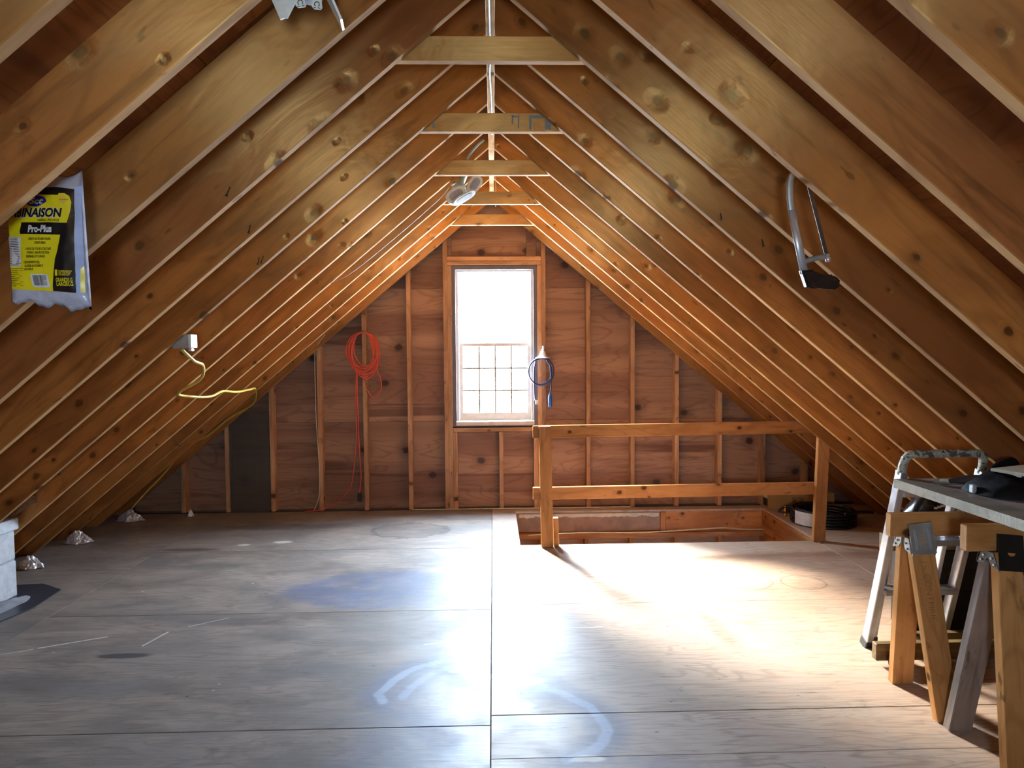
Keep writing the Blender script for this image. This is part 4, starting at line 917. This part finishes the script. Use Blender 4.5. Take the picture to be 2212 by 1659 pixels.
nl = thing('garage_light', 'near white garage light with square metal panels at the top left edge', 'garage light', (-.468, 1.86, 2.36), group='garage lights under the rafters')
lathe('body', [(0, -.002), (.026, -.002), (.030, .004), (.046, .05), (.046, .10), (.022, .11), (.022, .15), (0, .15)], MT['lampg'], nl, 22)
for i, x in enumerate((-.020, .026)):
    bm = bmesh.new(); pts_ = [(-.0135, .0), (.0135, -.002), (.0115, -.012), (.0135, -.026), (.010, -.0315), (-.008, -.0305), (-.0135, -.024), (-.0105, -.012)]
    bm_prism(bm, pts_, -.0015, .0015); t_ = mkobj('hinge_tab', bm, MT['lampw'], nl); t_.location = (x, -.035, -.006-.004*i); t_.rotation_euler = (0, -.16+.2*i, 0)
    bm = bmesh.new(); R = .0062; bm_tube(bm, [(R*math.cos(a), -.0018, -.019+R*math.sin(a)) for a in [-.9+i_*(PI+1.8)/14 for i_ in range(15)]], .0011, 6); mkobj('slot_ring', bm, MT['greycloth'], t_)
    bm = bmesh.new(); bm_tube(bm, [(-.0085, -.0018, -.0285), (-.003, -.0018, -.0275)], .0009, 5); bm_tube(bm, [(.003, -.0018, -.0275), (.0085, -.0018, -.0290)], .0009, 5); mkobj('slot_ring', bm, MT['greycloth'], t_)
bm = bmesh.new(); bm_prism(bm, [(-.118, .06), (-.112, .030), (-.076, -.056), (-.066, -.052), (-.058, -.052), (-.030, .0), (-.028, .06)], -.003, .003); o = mkobj('light_panel', bm, MT['lampw'], nl); o.location = (0, -.01, .0)
bm = bmesh.new(); bm_prism(bm, [(-.05, .062), (.05, .062), (.05, -.01), (.03, -.068), (-.03, -.068), (-.05, -.01)], -.003, .003, 'X'); o = mkobj('light_panel', bm, MT['lampw'], nl); o.location = (.052, 0, 0); o.rotation_euler = (0, -.44, 0.12)
bm = bmesh.new(); bm_prism(bm, [(-.05, .06), (.05, .06), (.05, -.0), (.03, -.03), (-.03, -.03), (-.05, .0)], -.003, .003); o = mkobj('light_panel', bm, MT['lampw'], nl); o.location = (0.0, .055, .05); o.rotation_euler = (-.6, 0, 0)
bm = bmesh.new(); bm_tube(bm, [(-.006, -.032, -.003), (.012, -.032, -.003)], .0032, 8); bm_tube(bm, [(.002, -.032, -.010), (.002, -.032, .0)], .003, 8); mkobj('hinge_pin', bm, MT['steel'], nl)
beam('mount_rod', (0, 0, .15), (0, 0, .29), .03, .03, MT['lampg'], nl)
# ------------------------------------------------------------------ coverall package
BX, BY, BZ = -1.222, 1.955, 1.755     # centre of the pack
pk = thing('coverall_package', 'yellow and black printed plastic package hanging between rafters at upper left', 'package', (BX, BY, BZ))
def bd(x, z): # front surface depth
    u = min(1, abs(x)/.112); w_ = min(1, abs(z)/.19)
    return -.026*max(0, (1-u**3))**.6*max(0, (1-w_**4))**.6 - .0035*mnoise.noise((x*22, z*16, 4.2)) - .002*mnoise.noise((x*55, z*38, 1.))
bm = bmesh.new(); NX, NZ = 26, 40; gr = []
def edge(u, w_):  # outline: u,w in [-1,1]
    x = u*.103+.006*w_*u*-1; z = w_*.176
    kb, kt = max(0, (-w_-.75)/.25), max(0, (w_-.75)/.25)
    z += kb*(.007*math.sin(u*9)+.003*math.sin(u*23)-.014*u-.004) + kt*(.008*math.sin(u*6+1)+.012*u)
    return x, z
F_, B_ = [], []
for i in range(NX+1):
    fr1, br1 = [], []
    for j in range(NZ+1):
        x, z = edge(2*i/NX-1, 2*j/NZ-1); e = (i in (0, NX) or j in (0, NZ))
        fr1.append(bm.verts.new((x, bd(x, z) if not e else 0, z))); br1.append(fr1[-1] if e else bm.verts.new((x, .02*(1-(2*i/NX-1)**2), z)))
    F_.append(fr1); B_.append(br1)
for i in range(NX):
    for j in range(NZ):
        bm.faces.new((F_[i][j], F_[i+1][j], F_[i+1][j+1], F_[i][j+1])); q = (B_[i][j], B_[i][j+1], B_[i+1][j+1], B_[i+1][j])
        if len(set(q)) == 4 and set(q) != {F_[i][j], F_[i+1][j], F_[i+1][j+1], F_[i][j+1]}: bm.faces.new(q)
mkobj('clear_sleeve', bm, MT['bagw'], pk, True)
def decal(name, poly, mat, off, sub=True):
    bm = bmesh.new()
    x0, x1 = min(p[0] for p in poly), max(p[0] for p in poly); z0, z1 = min(p[1] for p in poly), max(p[1] for p in poly)
    bm.faces.new([bm.verts.new((p[0], 0, p[1])) for p in poly])
    if sub:
        st_ = .008
        k = math.floor(x0/st_)+1
        while k*st_ < x1: bmesh.ops.bisect_plane(bm, geom=bm.verts[:]+bm.edges[:]+bm.faces[:], plane_co=(k*st_, 0, 0), plane_no=(1, 0, 0)); k += 1
        k = math.floor(z0/st_)+1
        while k*st_ < z1: bmesh.ops.bisect_plane(bm, geom=bm.verts[:]+bm.edges[:]+bm.faces[:], plane_co=(0, 0, k*st_), plane_no=(0, 0, 1)); k += 1
    for v in bm.verts: v.co.y = bd(v.co.x, v.co.z)-off
    return mkobj(name, bm, mat, pk, True)
def dtext(txt, x, z, size, mat, shear=.25, bold=0.0, xs=1.0, off=.0022, align='LEFT'):
    me = text_mesh(txt, size, shear, bold, align, xs, 0.0)
    me.name = 'printed_text'; me.materials.append(mat)
    for v in me.vertices:
        X_, Z_ = x+v.co.x, z+v.co.y; v.co = (X_, bd(X_, Z_)-off, Z_)
    o = bpy.data.objects.new('printed_text', me); COL.objects.link(o); o.parent = pk; return o
# artwork laid out on a 170 x 280 unit grid, units to metres on the pack
def q(a, b): return ((a-107)*.001257, (520-b)*(.00127 if b > 520 else .00119)-.002)
def Q(*p): return [q(*t) for t in p]
def dfit(txt, a0, a1, base, hgt, mat, shear=.25, bold=0.0, off=.0024):
    """one line of print from a0 to a1, baseline and cap height in layout units"""
    me = text_mesh(txt, 1.0, shear, bold, 'LEFT', 1.0, 0.0); me.name = 'printed_text'; me.materials.append(mat)
    xs_ = [v.co.x for v in me.vertices]; mn, mx_ = min(xs_), max(xs_)
    for v in me.vertices:
        X_, Z_ = q(a0+(v.co.x-mn)/(mx_-mn)*(a1-a0), base-v.co.y/.70*hgt); v.co = (X_, bd(X_, Z_)-off, Z_)
    o = bpy.data.objects.new('printed_text', me); COL.objects.link(o); o.parent = pk; return o
decal('yellow_print', Q((30, 624), (176, 633), (176, 412), (30, 406)), MT['yel'], .0008)
decal('black_print', Q((122, 629), (170, 633), (172, 500), (174, 404), (140, 400), (60, 402), (60, 416), (142, 418), (143, 414), (155, 414), (164, 420), (168, 434), (166, 448), (161, 468), (157, 484), (144, 508), (138, 540), (131, 560), (126, 590)), MT['blk'], .0012)
decal('black_print', Q((62, 480), (160, 481), (158, 509), (58, 506), (57, 500)), MT['blk'], .0014)
decal('clear_edge', Q((170, 634), (187, 640), (186, 395), (174, 400)), MT['suit'], .0010)
decal('yellow_print', Q((178, 632), (187, 632), (187, 574), (180, 582)), MT['yel'], .0014)
decal('logo', [q(95+21.5*math.cos(a)*(1+.05*math.sin(5*a)), 432+12*math.sin(a)*(1+.07*math.cos(4*a))-2.5*math.cos(a)) for a in [2*PI*i/28 for i in range(28)]], MT['navy'], .0016)
dfit('Sct', 81, 111, 438, 13, MT['paper'], .3, .03)
decal('lips_print', Q((145, 424), (152, 420), (158, 424), (152, 425)), MT['pink'], .0016, False); decal('lips_print', Q((145, 432), (158, 432), (152, 437)), MT['pink'], .0016, False)
dfit('protect', 145, 164, 430, 4, MT['blk'], .3)
dfit('COMBINAISON', 5, 150, 468, 20, MT['paper'], .25, .07, .0020)
dfit('COMBINAISON', 5, 150, 467.5, 19, MT['blk'], .25, .04)
dfit('OVERALL PRO-PLUS', 97, 144, 478, 5.5, MT['blk'], .3, .02)
dfit('Pro-Plus', 76, 128, 502, 15, MT['paper'], .2, .04)
for row, a0, a1, b_ in (('\u2022 R\u00c9SISTE AUX \u00c9CLABOUSSURES', 75, 124, 520), ('DE PRODUITS CHIMIQUES', 77, 113, 528.5), ('\u2022 FAITE DE TROIS COUCHES', 69, 124, 541.5), ('OFFRANT UNE PROTECTION', 72, 120, 549.5), ('RESPIRABLE ET DURABLE', 70, 111, 557.5),
                        ('\u2022 CAPUCHON PROTECTEUR,', 62, 99, 570), ('\u00c9LASTIQUES AUX POIGNETS ET', 65, 106, 577.5), ('AUX CHEVILLES', 64, 84, 584.5)):
    dfit(row, a0, a1, b_, 5.2, MT['blk'], .2, .02)
decal('data_label', Q((29, 512), (59, 513), (55, 576), (30, 576)), MT['paper'], .0014)
bm = bmesh.new()
def line_(x0, x1, y_, h_):
    P4 = Q((x0, y_), (x1, y_), (x1, y_+h_), (x0, y_+h_)); bm.faces.new([bm.verts.new((a_, bd(a_, b_)-.0024, b_)) for a_, b_ in P4])
for i in range(17): line_(31, 50+6*random.random(), 514.5+i*3.6, 1.3)
for i in range(10): line_(30.5, 48+16*random.random(), 580+i*4.1, .9)
mkobj('fine_print', bm, MT['blk'], pk)
decal('barcode_label', Q((79, 592), (110, 593), (114, 596), (118, 619), (114, 622), (84, 621), (80, 617), (76, 596)), MT['paper'], .0016)
bm = bmesh.new(); x = 82; random.seed(5)
while x < 110:
    wd = random.choice((.5, .8, 1.3)); P4 = Q((x, 595), (x+wd, 595), (x+wd+3, 617), (x+3, 617)); bm.faces.new([bm.verts.new((a_, bd(a_, b_)-.0026, b_)) for a_, b_ in P4]); x += wd+random.choice((.6, 1.0))
mkobj('barcode', bm, MT['blk'], pk)
dfit('1', 130, 135.5, 596, 12, MT['yel'], 0, .05)
for k, t_ in enumerate(('COMBINAISON', 'AVEC CAPUCHON', 'HOODED SUIT')): dfit(t_, 138, 164-2*k, 588+4*k, 3, MT['yel'], 0, .02)
dfit('GRAND/LG', 131, 165, 609, 8, MT['yel'], 0, .02); dfit('LARGE/LG', 132, 166, 618, 8, MT['yel'], 0, .02)
